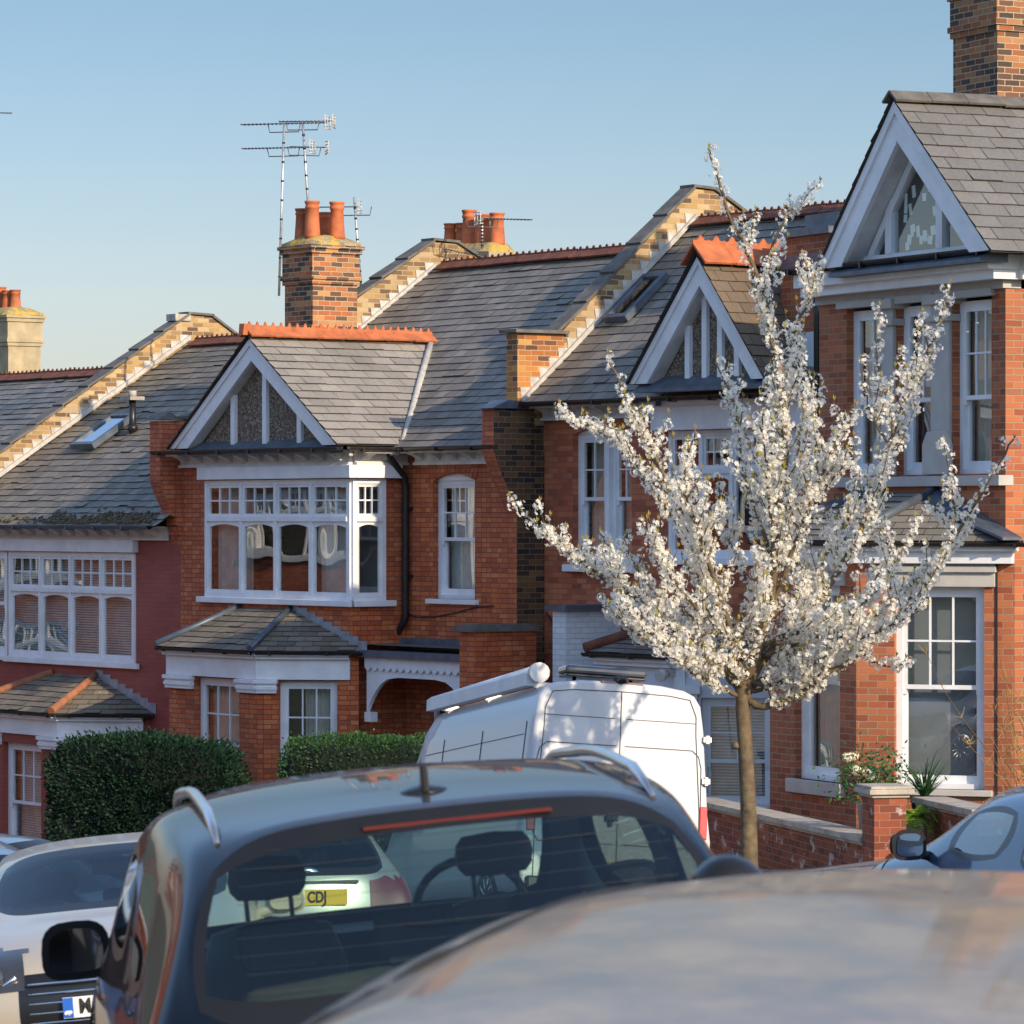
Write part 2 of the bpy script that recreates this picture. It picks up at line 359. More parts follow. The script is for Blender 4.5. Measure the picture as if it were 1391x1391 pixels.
def slates(mb,pts,course=.20,w=.30,thick=.011,mat=0,umat=1,grade=0.0,rough=.004):
    "lay individual slates over a planar convex polygon pts (first edge = eave, counter-clockwise from outside)"
    P=[Vector(p) for p in pts]; n=(P[1]-P[0]).cross(P[2]-P[0]).normalized()
    if n.z<0: n=-n; P=[P[0]]+P[:0:-1]
    t=Vector((0,0,1)).cross(n).normalized(); b=n.cross(t); O=P[0]
    q=[((p-O).dot(t),(p-O).dot(b)) for p in P]
    area=sum(q[i][0]*q[(i+1)%len(q)][1]-q[(i+1)%len(q)][0]*q[i][1] for i in range(len(q)))
    if area<0: q=q[::-1]
    mb.poly([O+t*x+b*y-n*.012 for x,y in q],umat,.2)
    ymin=min(y for x,y in q); ymax=max(y for x,y in q); xmin=min(x for x,y in q); xmax=max(x for x,y in q)
    inner=[(q[i],(-(q[(i+1)%len(q)][1]-q[i][1]),q[(i+1)%len(q)][0]-q[i][0])) for i in range(len(q))]
    r=0; y=ymin
    while y<ymax-.01:
        x=xmin-(w*.5 if r%2 else 0)-U(0,.03)
        while x<xmax:
            g=.004; sk=U(-rough,rough)*(1 if rnd()>.04 else 5)
            rect=[(x+g,y+sk),(x+w-g,y+sk),(x+w-g,y+course+.01),(x+g,y+course+.01)]
            for p0,nn in inner:
                rect=clip(rect,p0,nn)
                if len(rect)<3: break
            if len(rect)>=3:
                th=thick+U(-.003,.006)+(.012 if rnd()<.03 else 0); tone=min(1,max(0,random.gauss(.5,.24)))
                f=lambda p:O+t*p[0]+b*p[1]+n*(th*(1-(p[1]-y)/course))
                mb.poly([f(p) for p in rect],mat,tone)
                lo=[p for p in rect if abs(p[1]-(y+sk))<1e-4]
                if len(lo)==2:
                    a,c=sorted(lo); mb.poly([O+t*a[0]+b*a[1]-n*.01,O+t*c[0]+b*c[1]-n*.01,f(c),f(a)],umat,.1)
            x+=w
        y+=course; r+=1
def ridge(mb,p0,p1,wing=.17,drop=.11,tile=.32,crest=.085,mat=0,bumps=3,endcap=False):
    p0=Vector(p0);p1=Vector(p1); d=(p1-p0); L=d.length; d/=L; s=Vector((0,0,1)).cross(d).normalized(); up=Vector((0,0,1))
    k=max(1,round(L/tile)); st=L/k
    for i in range(k):
        a=p0+d*(i*st+.004); b=p0+d*((i+1)*st-.004); jz=U(-.006,.006); a=a+up*jz; b=b+up*(jz+.004); tn=rnd()
        for sg in (-1,1):
            q=[a,b,b+s*sg*wing-up*drop,a+s*sg*wing-up*drop]; e=(s*sg*.6+up*.8)*.02
            mb.prism([x+e for x in q],-e*1.4,mat,tn)
        if crest:
            for j in range(bumps):
                c0=a+d*(st*(j/bumps)); w=st/bumps
                pr=[]
                for x,z in ((0,.015),(0,.55*crest),(.12,.42*crest),(.28,.5*crest),(.4,.85*crest),(.5,crest),(.6,.85*crest),(.72,.5*crest),(.88,.42*crest),(1,.55*crest),(1,.015)):
                    pr.append(c0+d*(x*w*.98)+up*z-s*.012)
                # split in two convex-ish quads strips
                for m_ in range(1,len(pr)-2):
                    bot0=Vector((pr[m_].x,pr[m_].y,0)); 
                    z0=(c0+up*.012).z
                    q=[Vector((pr[m_].x,pr[m_].y,z0)),Vector((pr[m_+1].x,pr[m_+1].y,z0)),pr[m_+1],pr[m_]]
                    mb.prism(q,s*.024,mat,tn)
def cylp(a0,a1,b,z,r,mb,mat=0): mb.tube([(a0,b,z),(a1,b,z)],r,10,mat)
def gutter(house,X,a0,a1,b,z,mat='black',r=.06,name='gutter'):
    mb=MB(X); n=9
    prof=[(math.cos(math.pi+math.pi*i/(n-1))*r,math.sin(math.pi+math.pi*i/(n-1))*r) for i in range(n)]
    ins=[(x*.85,z_*.85) for x,z_ in prof[::-1]]
    poly=[(a0,b+x,z+z_) for x,z_ in prof]+[(a0,b+x,z+z_) for x,z_ in ins]
    for i in range(n-1):
        q=[(a0,b+prof[i][0],z+prof[i][1]),(a0,b+prof[i+1][0],z+prof[i+1][1]),(a0,b+ins[n-2-i][0],z+ins[n-2-i][1]),(a0,b+ins[n-1-i][0],z+ins[n-1-i][1])]
        mb.prism(q,(a1-a0,0,0))
    a=a0+.2
    while a<a1:   # brackets and joints
        mb.box(a,a+.03,b-r*1.12,b+r*1.3,z-r*1.15,z-r*.2); a+=.85
    return mb.build(name,M[mat],house)
def glass_sheet(mb,a0,a1,z0,z1,b,mat=0): 
    mb.poly([(a0,b,z0),(a1,b,z0),(a1,b,z1),(a0,b,z1)],mat)
def folds(mb,a0,a1,z0,z1,b,amp=.03,pitch=.09):
    n=max(4,int((a1-a0)/.02)); pr=[(a0+(a1-a0)*i/n, b+amp*math.sin(i*(a1-a0)/n*2*math.pi/pitch+.7*math.sin(i*.37))) for i in range(n+1)]
    k=mb.pts([(x,y,z0) for x,y in pr]); l=mb.pts([(x,y,z1) for x,y in pr])
    for i in range(n): mb.face((k+i,k+i+1,l+i+1,l+i),0,.5,True)
def dressing(win,X,kind,a0,a1,z0,z1,b=.30):
    mb=MB(X)
    if kind=='curtains':
        w=(a1-a0); folds(mb,a0,a0+w*.26,z0,z1,b); mb.build('curtain',M['curtain'],win); mb=MB(X); folds(mb,a1-w*.26,a1,z0,z1,b); mb.build('curtain',M['curtain'],win)
    elif kind=='curtain_right':
        w=(a1-a0); folds(mb,a0+w*.38,a1,z0,z1,b); mb.build('curtain',M['curtain'],win)
    elif kind=='curtain_half':
        folds(mb,a0,a1,z0,z1,b,.02,.11); mb.build('curtain',M['curtain_warm'],win)
    elif kind=='blind':
        z=z0
        while z<z1: mb.poly([(a0,b-.016,z),(a1,b-.016,z),(a1,b+.012,z+.030),(a0,b+.012,z+.030)]); z+=.040
        mb.build('blind',M['blind'],win)
    elif kind=='shade':
        mb.poly([(a0,b,z0),(a1,b,z0),(a1,b,z1),(a0,b,z1)]); mb.build('blind',M['shade'],win)
    elif kind=='pale':
        mb.poly([(a0,b,z0+(z1-z0)*.06),(a1,b,z0+(z1-z0)*.06),(a1,b,z1),(a0,b,z1)]); mb.build('blind',M['blind'],win)
    elif kind=='shade_up':
        mb.poly([(a0,b,z0+(z1-z0)*.52),(a1,b,z0+(z1-z0)*.52),(a1,b,z1),(a0,b,z1)]); mb.build('blind',M['blind'],win)
def sash(parent,X,a0,a1,z0,z1,cols=3,rows=2,inset=.10,dress=None,arch=0,sill=True,wmat='white',glass='glass',mid=.5,sillmat=None,siz=.07,label=None):
    "a sliding sash window filling the opening a0..a1, z0..z1: frame, two sashes with glazing bars, panes, sill, what hangs behind"
    mb=MB(X); F=.075; b0=inset; b1=inset+.10; H=z1-z0; zm=z0+H*mid
    mb.box(a0,a0+F,b0,b1,z0,z1); mb.box(a1-F,a1,b0,b1,z0,z1); mb.box(a0+F,a1-F,b0,b1,z1-F,z1); mb.box(a0+F,a1-F,b0-.01,b1,z0,z0+.06)
    s=.045; i0,i1=a0+F,a1-F
    def sashframe(zl,zh,b,c,r,bot):
        mb.box(i0,i0+s,b,b+.04,zl,zh); mb.box(i1-s,i1,b,b+.04,zl,zh); mb.box(i0+s,i1-s,b,b+.04,zh-s,zh); mb.box(i0+s,i1-s,b,b+.04,zl,zl+bot)
        for k in range(1,c): x=i0+s+(i1-i0-2*s)*k/c; mb.box(x-.011,x+.011,b+.006,b+.034,zl+bot,zh-s)
        for k in range(1,r): 
            z=zl+bot+(zh-zl-s-bot)*k/r; xs=[i0+s]+[i0+s+(i1-i0-2*s)*q/c for q in range(1,c)]+[i1-s]
            for q in range(len(xs)-1): mb.box(xs[q]+(.011 if q else 0),xs[q+1]-(.011 if q<len(xs)-2 else 0),b+.008,b+.032,z-.011,z+.011)
    sashframe(zm-.02,z1-F,b0+.012,cols,rows,.05)
    sashframe(z0+.06,zm+.02,b0+.056,1,1,.09)
    for x in (i0,i1-s): mb.box(x+.003,x+s-.003,b0+.014,b0+.05,zm-.08,zm-.02)
    if arch:   # segmental head filled in above the frame
        n=8; pts=[(a0,b0-.03,z1-.01),(a1,b0-.03,z1-.01)]+[(a1-(a1-a0)*k/n,b0-.03,z1+arch*(1-((k/n)*2-1)**2)) for k in range(0,n+1)]
        mb.prism(pts,(0,.06,0))
    w=mb.build('window',M[wmat],parent)
    if label: w['label']=label
    g=MB(X); glass_sheet(g,i0+s,i1-s,zm+.03,z1-F-s,b0+.034); glass_sheet(g,i0+s,i1-s,z0+.15,zm-.025,b0+.078); g.build('pane',M[glass],w)
    if sill:
        q=MB(X); q.box(a0-.10,a1+.10,-.07,inset,z0-siz,z0); q.build('sill',M[sillmat or wmat],w,bevel=.006)
    if dress: dressing(w,X,dress,a0+.05,a1-.05,z0+.05,z1-.03)
    return w
def lights(parent,X,a0,a1,z0,z1,n,zt,inset=.06,dress=None,wmat='white',fw=.07,arched=True,sillx=(.12,.12),label=None,bars=(3,2)):
    "a casement window: n tall lights with curved heads under small-paned top lights"
    mb=MB(X); b0=inset; b1=inset+.09; g=MB(X); F=fw
    mb.box(a0,a0+F,b0,b1,z0,z1); mb.box(a1-F,a1,b0,b1,z0,z1); mb.box(a0+F,a1-F,b0,b1,z1-F,z1); mb.box(a0+F,a1-F,b0,b1,z0,z0+F)
    mb.box(a0+F,a1-F,b0-.015,b1,zt-.035,zt+.035)
    W=(a1-a0-2*F); lw=W/n
    for k in range(1,n):
        x=a0+F+lw*k; mb.box(x-.035,x+.035,b0-.008,b1,z0+F,zt-.035); mb.box(x-.035,x+.035,b0-.008,b1,zt+.035,z1-F)
    for k in range(n):
        l=a0+F+lw*k+(.035 if k else 0); r=a0+F+lw*(k+1)-(.035 if k<n-1 else 0); s=.045; c0=b0+.02;c1=b0+.06
        for (zl,zh,top) in ((z0+F,zt-.035,False),(zt+.035,z1-F,True)):
            mb.box(l,l+s,c0,c1,zl,zh); mb.box(r-s,r,c0,c1,zl,zh); mb.box(l+s,r-s,c0,c1,zh-s,zh); mb.box(l+s,r-s,c0,c1,zl,zl+s)
            glass_sheet(g,l+s,r-s,zl+s,zh-s,b0+.042)
            if top:
                C,Rr=bars
                for q in range(1,C): x=l+s+(r-l-2*s)*q/C; mb.box(x-.011,x+.011,c0+.004,c1-.004,zl+s,zh-s)
                z=(zl+zh)/2; xs=[l+s]+[l+s+(r-l-2*s)*q/C for q in range(1,C)]+[r-s]
                for q in range(C): mb.box(xs[q]+(.011 if q else 0),xs[q+1]-(.011 if q<C-1 else 0),c0+.006,c1-.006,z-.011,z+.011)
            elif arched:
                a,b=l+s,r-s; hgt=.045; m_=7
                for sg in (0,1):
                    for q in range(m_):
                        t0=q/m_*.5; t1=(q+1)/m_*.5
                        f=lambda t:zh-s-hgt*((1-2*t)**2)
                        x0=a+(b-a)*t0; x1=a+(b-a)*t1
                        if sg: x0,x1=b-(b-a)*t1,b-(b-a)*t0; y0,y1=f(t1),f(t0)
                        else: y0,y1=f(t0),f(t1)
                        mb.prism([(x0,c0+.002,y0),(x1,c0+.002,y1),(x1,c0+.002,zh-s),(x0,c0+.002,zh-s)],(0,.034,0))
    w=mb.build('window',M[wmat],parent); g.build('pane',M['glass'],w)
    if label: w['label']=label
    if sillx:
        q=MB(X); q.box(a0-sillx[0],a1+sillx[1],-.09,inset,z0-.09,z0); q.build('sill',M[wmat],w,bevel=.008)
    if dress: dressing(w,X,dress,a0+.05,a1-.05,z0+.05,z1-.05,b=inset+.22)
    return w
def dentils(mb,a0,a1,b,z,step=.42,mat=0):
    "little curved brackets under the eaves"
    a=a0+.1
    while a<a1-.15:
        mb.prism([(a,b,z),(a,b-.20,z),(a,b-.20,z-.03),(a,b-.11,z-.06),(a,b-.03,z-.12),(a,b,z-.12)],(.13,0,0),mat); a+=step
def cornice(parent,X,a0,a1,z,depth=.30,mat='white_old',drop=.22,step=.42,fascia=0,fmat='white'):
    mb=MB(X)
    mb.box(a0,a1,-depth,-.0,z-.03,z); mb.box(a0,a1,-.06,0,z-drop+.04,z-.03); mb.box(a0,a1,-.10,0,z-drop,z-drop+.04)
    mb.box(a0,a1,-depth-.02,-depth,z-.05,z+.03)
    dentils(mb,a0,a1,-.06,z-.031,step)
    return mb.build('cornice',M[mat],parent)
def flat_box(parent,name,X,mat,*boxes,bevel=0,label=None):
    mb=MB(X)
    for b in boxes: mb.box(*b)
    o=mb.build(name,M[mat],parent,bevel=bevel)
    if label: o['label']=label
    return o
def parapet(house,xa,xb,path,base_front,mat='brick_yellow',cop='coping',flash=None,copw=.05,frontmat=None,coph=.04,slab=.62):
    "party wall standing above the roofs. path: [(y,z)...] top line from front to back; base_front: [(y,z)...] under line back to front"
    mb=MB(); poly=[(xa,y,z) for y,z in path]+[(xa,y,z) for y,z in base_front]
    # triangulate as fan-safe strips: use an ngon prism
    mb.prism(poly,(xb-xa,0,0))
    w=mb.build('party_wall',M[mat],house)
    c=MB()
    for (y0,z0),(y1,z1) in zip(path,path[1:]):
        L=math.hypot(y1-y0,z1-z0); 
        if L<.05 or abs(y1-y0)<.02: continue
        k=max(1,round(L/slab)); 
        for i in range(k):
            ya=y0+(y1-y0)*i/k; za=z0+(z1-z0)*i/k; yb=y0+(y1-y0)*(i+1)/k; zb=z0+(z1-z0)*(i+1)/k
            ny,nz=-(z1-z0)/L,(y1-y0)/L
            l0,l1=(.022,.0) if z1>=z0 else (0,.022)
            j=U(0,.008)
            q=[(xa-copw,ya+ny*l0-(.02 if i else .04),za+nz*l0+j),(xa-copw,yb+ny*l1,zb+nz*l1+j),(xa-copw,yb+ny*(l1+coph),zb+nz*(l1+coph)+j),(xa-copw,ya+ny*(l0+coph)-(.02 if i else .04),za+nz*(l0+coph)+j)]
            c.prism(q,(xb-xa+2*copw,0,0))
    cp=c.build('coping',M[cop],w)
    if flash:
        f=MB(); x,(y0,z0),(y1,z1),side=flash
        k=int(math.hypot(y1-y0,z1-z0)/.22); 
        for i in range(k):
            ya=y0+(y1-y0)*i/k; za=z0+(z1-z0)*i/k; yb=y0+(y1-y0)*(i+1)/k; zb=z0+(z1-z0)*(i+1)/k
            f.prism([(x,ya,za),(x,yb,zb),(x,yb-.02,zb+.06),(x,ya-.02,zb+.06),(x,ya,za+.08)],(side*.014,0,0))
        L=math.hypot(y1-y0,z1-z0); f.prism([(x,y0,z0-.02),(x,y1,z1-.02),(x,y1,z1+.06),(x,y0,z0+.06)],(side*.07,0,0))
        f.build('flashing',M['mortar'],w)
    return w
def chimney(house,cx,cy,z0,z1,wx,wy,pots,mat='brick_chimney',capmat='cement',cor=True,label=None):
    mb=MB(); X0,X1,Y0,Y1=cx-wx/2,cx+wx/2,cy-wy/2,cy+wy/2
    mb.box(X0,X1,Y0,Y1,z0,z1-.62 if cor else z1)
    if cor:
        z=z1-.62
        for dz,e in ((.075,.03),(.075,.055),(.34,.03),(.075,.06),(.055,.09)):
            mb.box(X0-e,X1+e,Y0-e,Y1+e,z,z+dz); z+=dz
    w=mb.build('chimney',M[mat],house)
    if label: w['label']=label
    c=MB(); e=.05 if cor else -.02
    rows=[(e,z1),(e-.02,z1+.06),(-.12,z1+.16),(-.2,z1+.18)]; rings=[]
    for ee,z in rows:
        ring=[]
        for k in range(24):
            a=2*math.pi*k/24; ca,sa=math.cos(a),math.sin(a); m_=max(abs(ca),abs(sa))
            r=1/m_ if ee>0 else (1/m_*.6+.4)
            ring.append((cx+ca*r*(wx/2+ee)+U(-.012,.012),cy+sa*r*(wy/2+ee)+U(-.012,.012),z+U(-.012,.012)))
        rings.append(c.pts(ring))
    for a,b in zip(rings,rings[1:]):
        for k in range(24): l=(k+1)%24; c.face((a+k,a+l,b+l,b+k),0,.5,True)
    c.face([rings[-1]+k for k in range(24)]); c.build('flaunching',M[capmat],w)
    for (px,py,h,r) in pots:
        p=MB(); r*=1.0
        p.lathe((cx+px,cy+py,z1+.12),[(r*1.0,0),(r*.98,h*.1),(r*.86,h*.55),(r*.80,h*.78),(r*.9,h*.80),(r*.9,h*.85),(r*.82,h*.87),(r*.86,h*.93),(r*.95,h*.95),(r*.95,h),(r*.72,h),(r*.7,h*.9)],20)
        p.build('chimney_pot',M['pot'],w)
    return w
def gable(house,X,a0,a1,z0,za,ac,front,bw=.30,infill='pebble',recess=.45,studs=(),studw=.085,bmat='white',base='lead_dark',thick=.05,glaz=None):
    "front gable triangle: barge boards, recessed infill panel with studs, lead tray"
    mb=MB(X); A=Vector((a0,front,z0)); B=Vector((a1,front,z0)); C=Vector((ac,front,za))
    def board(P,Q,w,d,fr):
        D=(Q-P).normalized(); nrm=Vector((D.z,0,-D.x)); 
        if nrm.z>0: nrm=-nrm
        # inner edge meets the vertical centre line and the base line
        def hit(Pp,val,axis):
            k=(val-Pp[axis])/D[axis]; return Pp+D*k
        inn=P+nrm*w
        q=[P,Q,hit(inn,ac,0),hit(inn,z0,2)]
        q=[Vector((p.x,fr,p.z)) for p in q]; mb.prism(q,(0,d,0))
        return q
    qa=board(A,C,bw,thick,front); board(B,C,bw,thick,front)
    qb=board(A,C,bw*.30,.05,front-.03); board(B,C,bw*.30,.05,front-.03)
    mb.build('bargeboard',M[bmat],house)
    # soffit lining inside the recess
    ia=qa[3].x; top=qa[2].z; ib=a1-(ia-a0)
    # recompute right inner foot
    D=(C-B).normalized(); nrm=Vector((D.z,0,-D.x)); nrm=-nrm if nrm.z>0 else nrm
    inn=B+nrm*bw; k=(z0-inn.z)/D.z; ib=(inn+D*k).x
    s=MB(X); s.poly([(ia,front+thick,z0),(ac,front+thick,top),(ac,front+recess,top),(ia,front+recess,z0)]); s.poly([(ac,front+thick,top),(ib,front+thick,z0),(ib,front+recess,z0),(ac,front+recess,top)])
    s.build('gable_soffit',M['white_old'],house)
    p=MB(X); p.poly([(ia,front+recess-.01,z0-.05),(ib,front+recess-.01,z0-.05),(ac,front+recess-.01,top)])
    pn=p.build('gable_panel',M[infill],house) if infill else None
    if studs:
        for x in studs:
            t=MB(X); zz=z0+(top-z0)*((x-ia)/(ac-ia) if x<ac else (ib-x)/(ib-ac))
            t.prism([(x-studw/2,front+recess-.07,z0+.0),(x+studw/2,front+recess-.07,z0+.0),(x+studw/2,front+recess-.07,zz+ (0.02)),(x-studw/2,front+recess-.07,zz+.02)],(0,.058,0))
            t.build('gable_stud',M[bmat],house)
    l=MB(X); l.prism([(ia-.25,front-.02,z0-.07),(ia-.25,front+recess,z0+.10),(ia-.25,front+recess,z0-.12),(ia-.25,front-.02,z0-.12)],(ib-ia+.5,0,0))
    l.build('lead_tray',M[base],house)
    return ia,ib,top
def spandrels(mb,a0,a1,z,rise,n=8):
    f=lambda t: z+rise*(1-(2*t-1)**2)
    for i in range(n):
        t0,t1=i/n,(i+1)/n; x0=a0+(a1-a0)*t0; x1=a0+(a1-a0)*t1
        mb.poly([(x0,0,f(t0)),(x1,0,f(t1)),(x1,0,z+rise+.001),(x0,0,z+rise+.001)])
        mb.poly([(x0,0,f(t0)),(x0,.12,f(t0)),(x1,.12,f(t1)),(x1,0,f(t1))])
def arch_ring(parent,X,a0,a1,zs,rise,h=.24,proud=.012,mat='brick_red',key=None,n=13):
    "flat segmental arch of upright bricks over an opening plus the brick infill between opening head and arch"
    mb=MB(X); 
    f=lambda x: zs+rise*(1-((x-a0)/(a1-a0)*2-1)**2)
    for i in range(n):
        x0=a0-.02+(a1-a0+.04)*i/n+.004; x1=a0-.02+(a1-a0+.04)*(i+1)/n-.004
        sk=lambda x:(x-(a0+a1)/2)*.16
        mb.prism([(x0,-proud,f(x0)),(x1,-proud,f(x1)),(x1+sk(x1),-proud,f(x1)+h),(x0+sk(x0),-proud,f(x0)+h)],(0,proud+.1,0))
    return mb.build('window_arch',M[mat],parent)
class House:
    def __init__(s,name,label,cat,org,th,z0,group=None):
        s.t=R(th); s.c=math.cos(s.t); s.s=math.sin(s.t); s.x0,s.y0=org; s.z0=z0
        s.root=thing(name,label,cat,(org[0],org[1],z0),(0,0,-s.t),group)
    def w(s,u,v): return (s.x0+u*s.c+v*s.s, s.y0-u*s.s+v*s.c)
    def L(s,px,py,v=0.0):
        "photo pixel -> (along, height) on the plane lying v behind the facade"
        k=(px-CX)/FPX; u=(k*(s.y0+v*s.c)-s.x0-v*s.s)/(s.c+k*s.s); y=s.y0-u*s.s+v*s.c
        return u, EZ-(py-CY)*y/FPX-s.z0
    def LX(s,px,py,ox,oy,ang):
        "photo pixel -> (a,z) on a face whose frame starts at local ox,oy turned by ang"
        k=(px-CX)/FPX; c,sn=math.cos(R(ang)),math.sin(R(ang))
        wx,wy=s.w(ox,oy); dx=c*s.c+sn*s.s; dy=-c*s.s+sn*s.c
        a=(k*wy-wx)/(dx-k*dy); y=wy+a*dy
        return a, EZ-(py-CY)*y/FPX-s.z0
def org_at(px,dist): return ((px-CX)*dist/FPX,dist)
def rooflight(house,c,t,b,n,w,h):
    c=Vector(c); mb=MB(); g=MB()
    P=lambda x,y,z:c+t*x+b*y+n*z
    for (x0,x1,y0,y1) in ((-w/2,w/2,-h/2,-h/2+.08),(-w/2,w/2,h/2-.08,h/2),(-w/2,-w/2+.08,-h/2+.08,h/2-.08),(w/2-.08,w/2,-h/2+.08,h/2-.08)):
        mb.prism([P(x0,y0,0),P(x1,y0,0),P(x1,y1,0),P(x0,y1,0)],n*.10)
    r=mb.build('rooflight',M['lead_dark'],house); g.poly([P(-w/2+.08,-h/2+.08,.07),P(w/2-.08,-h/2+.08,.07),P(w/2-.08,h/2-.08,.07),P(-w/2+.08,h/2-.08,.07)])
    g.build('pane',M['sky_glass'],r); return r
def bay_roof(house,X,pts_front,top,mat='slate_brown',lead='lead',course=.18):
    "lean-to roof of a canted bay: eave corner points l0,l1,r1,r0 and wall points tl,tr"
    l0,l1,r1,r0=[Vector(p) for p in pts_front]; tl,tr=[Vector(p) for p in top]
    mb=MB(X)
    slates(mb,[l1,r1,tr,tl],course=course,w=.26); slates(mb,[r1,r0,tr],course=course,w=.26); slates(mb,[l0,l1,tl],course=course,w=.26)
    r=mb.build('bay_roof',[M[mat],M['under']],house)
    return r
# ================================================================== the four houses
GRP='terraced brick houses stepping down the hill'
# ---------------- house B: the middle house with the white gable
B=House('terraced_house','red brick terraced house with pebbledashed white gable over a wide white casement window','house',org_at(548,57.6),53,-3.35,GRP)
hb=B.root; V=-.96
xL=B.L(216,600,V-.40)[0]; xbl=xL; xbr=B.L(478,700,V)[0]; xR=B.L(702,600,0)[0]
ze=B.L(600,608,-.35)[1]; Rb=3.9; zr=B.L(640,358,Rb)[1]-.02; tb=(zr-ze)/(Rb+.35)
FX=frame(0,V); MX=frame(0,0); RX=frame(xbr,V,90)
# openings
w0=B.L(280,653,V); w1=B.L(477,816,V); zt=B.L(380,705,V)[1]; wz0,wz1=w1[1],w0[1]; wa0,wa1=w0[0],xbr
sa=B.LX(523,700,xbr,V,90)[0]
s0=B.L(588,652,0); s1=B.L(645,815,0)
gz_eave=B.L(350,884,V-1.06)[1]; Dp=1.06
cx_=B.L(350,900,V-Dp)[0]; fl=B.L(230,900,V-Dp)[0]
mb=MB(FX)
wall(mb,xbl,xbr,gz_eave-.05,ze,[(wa0,wa1-.001,wz0,wz1)],.1)
wall(mb,xbl,fl-Dp*.0-.2,0,gz_eave-.05) if fl-.2>xbl else None
mb.X=RX; wall(mb,0,-V,0,ze,[(0.001,sa,wz0,wz1)],.1)
mb.X=MX; wall(mb,xbr,xR,0,ze,[(s0[0],s1[0],s1[1],s0[1]+.09),(B.L(588,900,0)[0],B.L(640,900,0)[0],0,2.35)],.14); spandrels(mb,s0[0],s1[0],s0[1]-.01,.10)
# brick corbels at the left edge and the head over the small window
mb.X=FX; wall(mb,cx_+Dp+.0,xbr,0,gz_eave-.05) if cx_+Dp<xbr else None
fw=mb.build('front_wall',M['brick_red'],hb)
mb=MB(); mb.poly([(xR,0,0),(xR,1.0,0),(xR,1.0,ze+.3),(xR,0,ze+.3)]); mb.poly([(xR,1.0,0),(xR,9.5,0),(xR,9.5,ze),(xR,Rb,zr),(xR,1.0,ze+.5)]); 
mb.build('side_wall',M['brick_stock'],hb)
mb=MB(); mb.poly([(xL,9.5,0),(xR,9.5,0),(xR,9.5,ze),(xL,9.5,ze)][::-1]); mb.poly([(xL,V,0),(xL,9.5,0),(xL,9.5,ze),(xL,V,ze)]); mb.build('back_wall',M['brick_stock'],hb)
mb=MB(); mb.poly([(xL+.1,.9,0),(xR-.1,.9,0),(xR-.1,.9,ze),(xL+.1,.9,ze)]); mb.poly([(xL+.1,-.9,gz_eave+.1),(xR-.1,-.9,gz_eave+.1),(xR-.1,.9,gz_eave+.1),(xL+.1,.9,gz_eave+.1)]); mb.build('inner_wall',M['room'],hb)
lights(hb,FX,wa0,wa1-.02,wz0,wz1,4,zt,inset=-.03,dress='curtains',sillx=(.16,.08),label='four-light first floor window reflecting the street')
wv=lights(hb,RX,.0,sa,wz0,wz1,1,zt,inset=-.03,dress=None,sillx=(-.0,.15),bars=(3,2),label='narrow side light of the first floor window')
# net shades behind the small top panes
mb=MB(FX); mb.poly([(wa0+.1,.25,zt+.05),(wa1-.1,.25,zt+.05),(wa1-.1,.25,wz1-.05),(wa0+.1,.25,wz1-.05)]); mb.build('blind',M['shade'],hb)
sash(hb,MX,s0[0],s1[0],s1[1],s0[1],3,2,inset=.10,dress='pale',arch=.085,label='arched sash window beside the downpipe')
arch_ring(hb,MX,s0[0]-.02,s1[0]+.02,s0[1]+.005,.085,.26)
# cornice, fascia boxes, gutter
cornice(hb,FX,xbl+.08,xbr+.02,ze-.02)
cornice(hb,RX,.02,-V-.0,ze-.02)
cornice(hb,MX,xbr+.32,xR-.0,ze-.02)
f0=B.L(270,640,V-.1); f1=B.L(270,651,V-.1)
flat_box(hb,'fascia',FX,'white',(f0[0],xbr+.14,-.14,-.002,f1[1]-.01,ze-.24),bevel=.008)
flat_box(hb,'fascia',RX,'white',(.0,sa+.22,-.14,-.002,f1[1]-.01,ze-.24),bevel=.008)
gutter(hb,FX,xbl-.15,xbr+.30,-.42,ze+.02,'gutter_brown'); gutter(hb,RX,-.3,.55,-.36,ze+.02,'gutter_brown'); gutter(hb,MX,xbr+.3,xR+.02,-.40,ze+.02,'black')
dx=B.L(548,700,-.12)[0]
mb=MB(); zz=B.L(548,620,-.3)[1]; zb=B.L(540,868,-.1)[1]
mb.tube([(dx+.04,-.40,ze-.02),(dx+.04,-.40,ze-.12),(dx-.0,-.1,ze-.42),(dx,-.08,ze-.6),(dx,-.08,zb+.35),(dx-.02,-.1,zb+.25),(dx-.16,-.12,zb+.08),(dx-.18,-.12,zb-.02)],.052,10)
for z in (ze-.9,ze-1.9): mb.box(dx-.08,dx+.08,-.07,-.0,z,z+.05)
mb.build('downpipe',M['black'],hb)
q=B.L(541,980,-.07)[0]; mb=MB(); mb.tube([(q,-.07,zb-.4),(q,-.07,0)],.05,10); mb.build('downpipe',M['black'],hb)
# main roof
mb=MB(); slates(mb,[(xL,-.42,ze+.0),(xR,-.42,ze+.0),(xR,Rb,zr),(xL,Rb,zr)],course=.19,w=.27)
mb.poly([(xL,Rb,zr),(xR,Rb,zr),(xR,9.9,ze),(xL,9.9,ze)],1)
roof=mb.build('roof',[M['slate'],M['under']],hb)
mb=MB(); ridge(mb,(xL+.2,Rb,zr+.06),(xR+.0,Rb,zr+.06),bumps=2); mb.build('ridge_tiles',M['ridge'],roof)
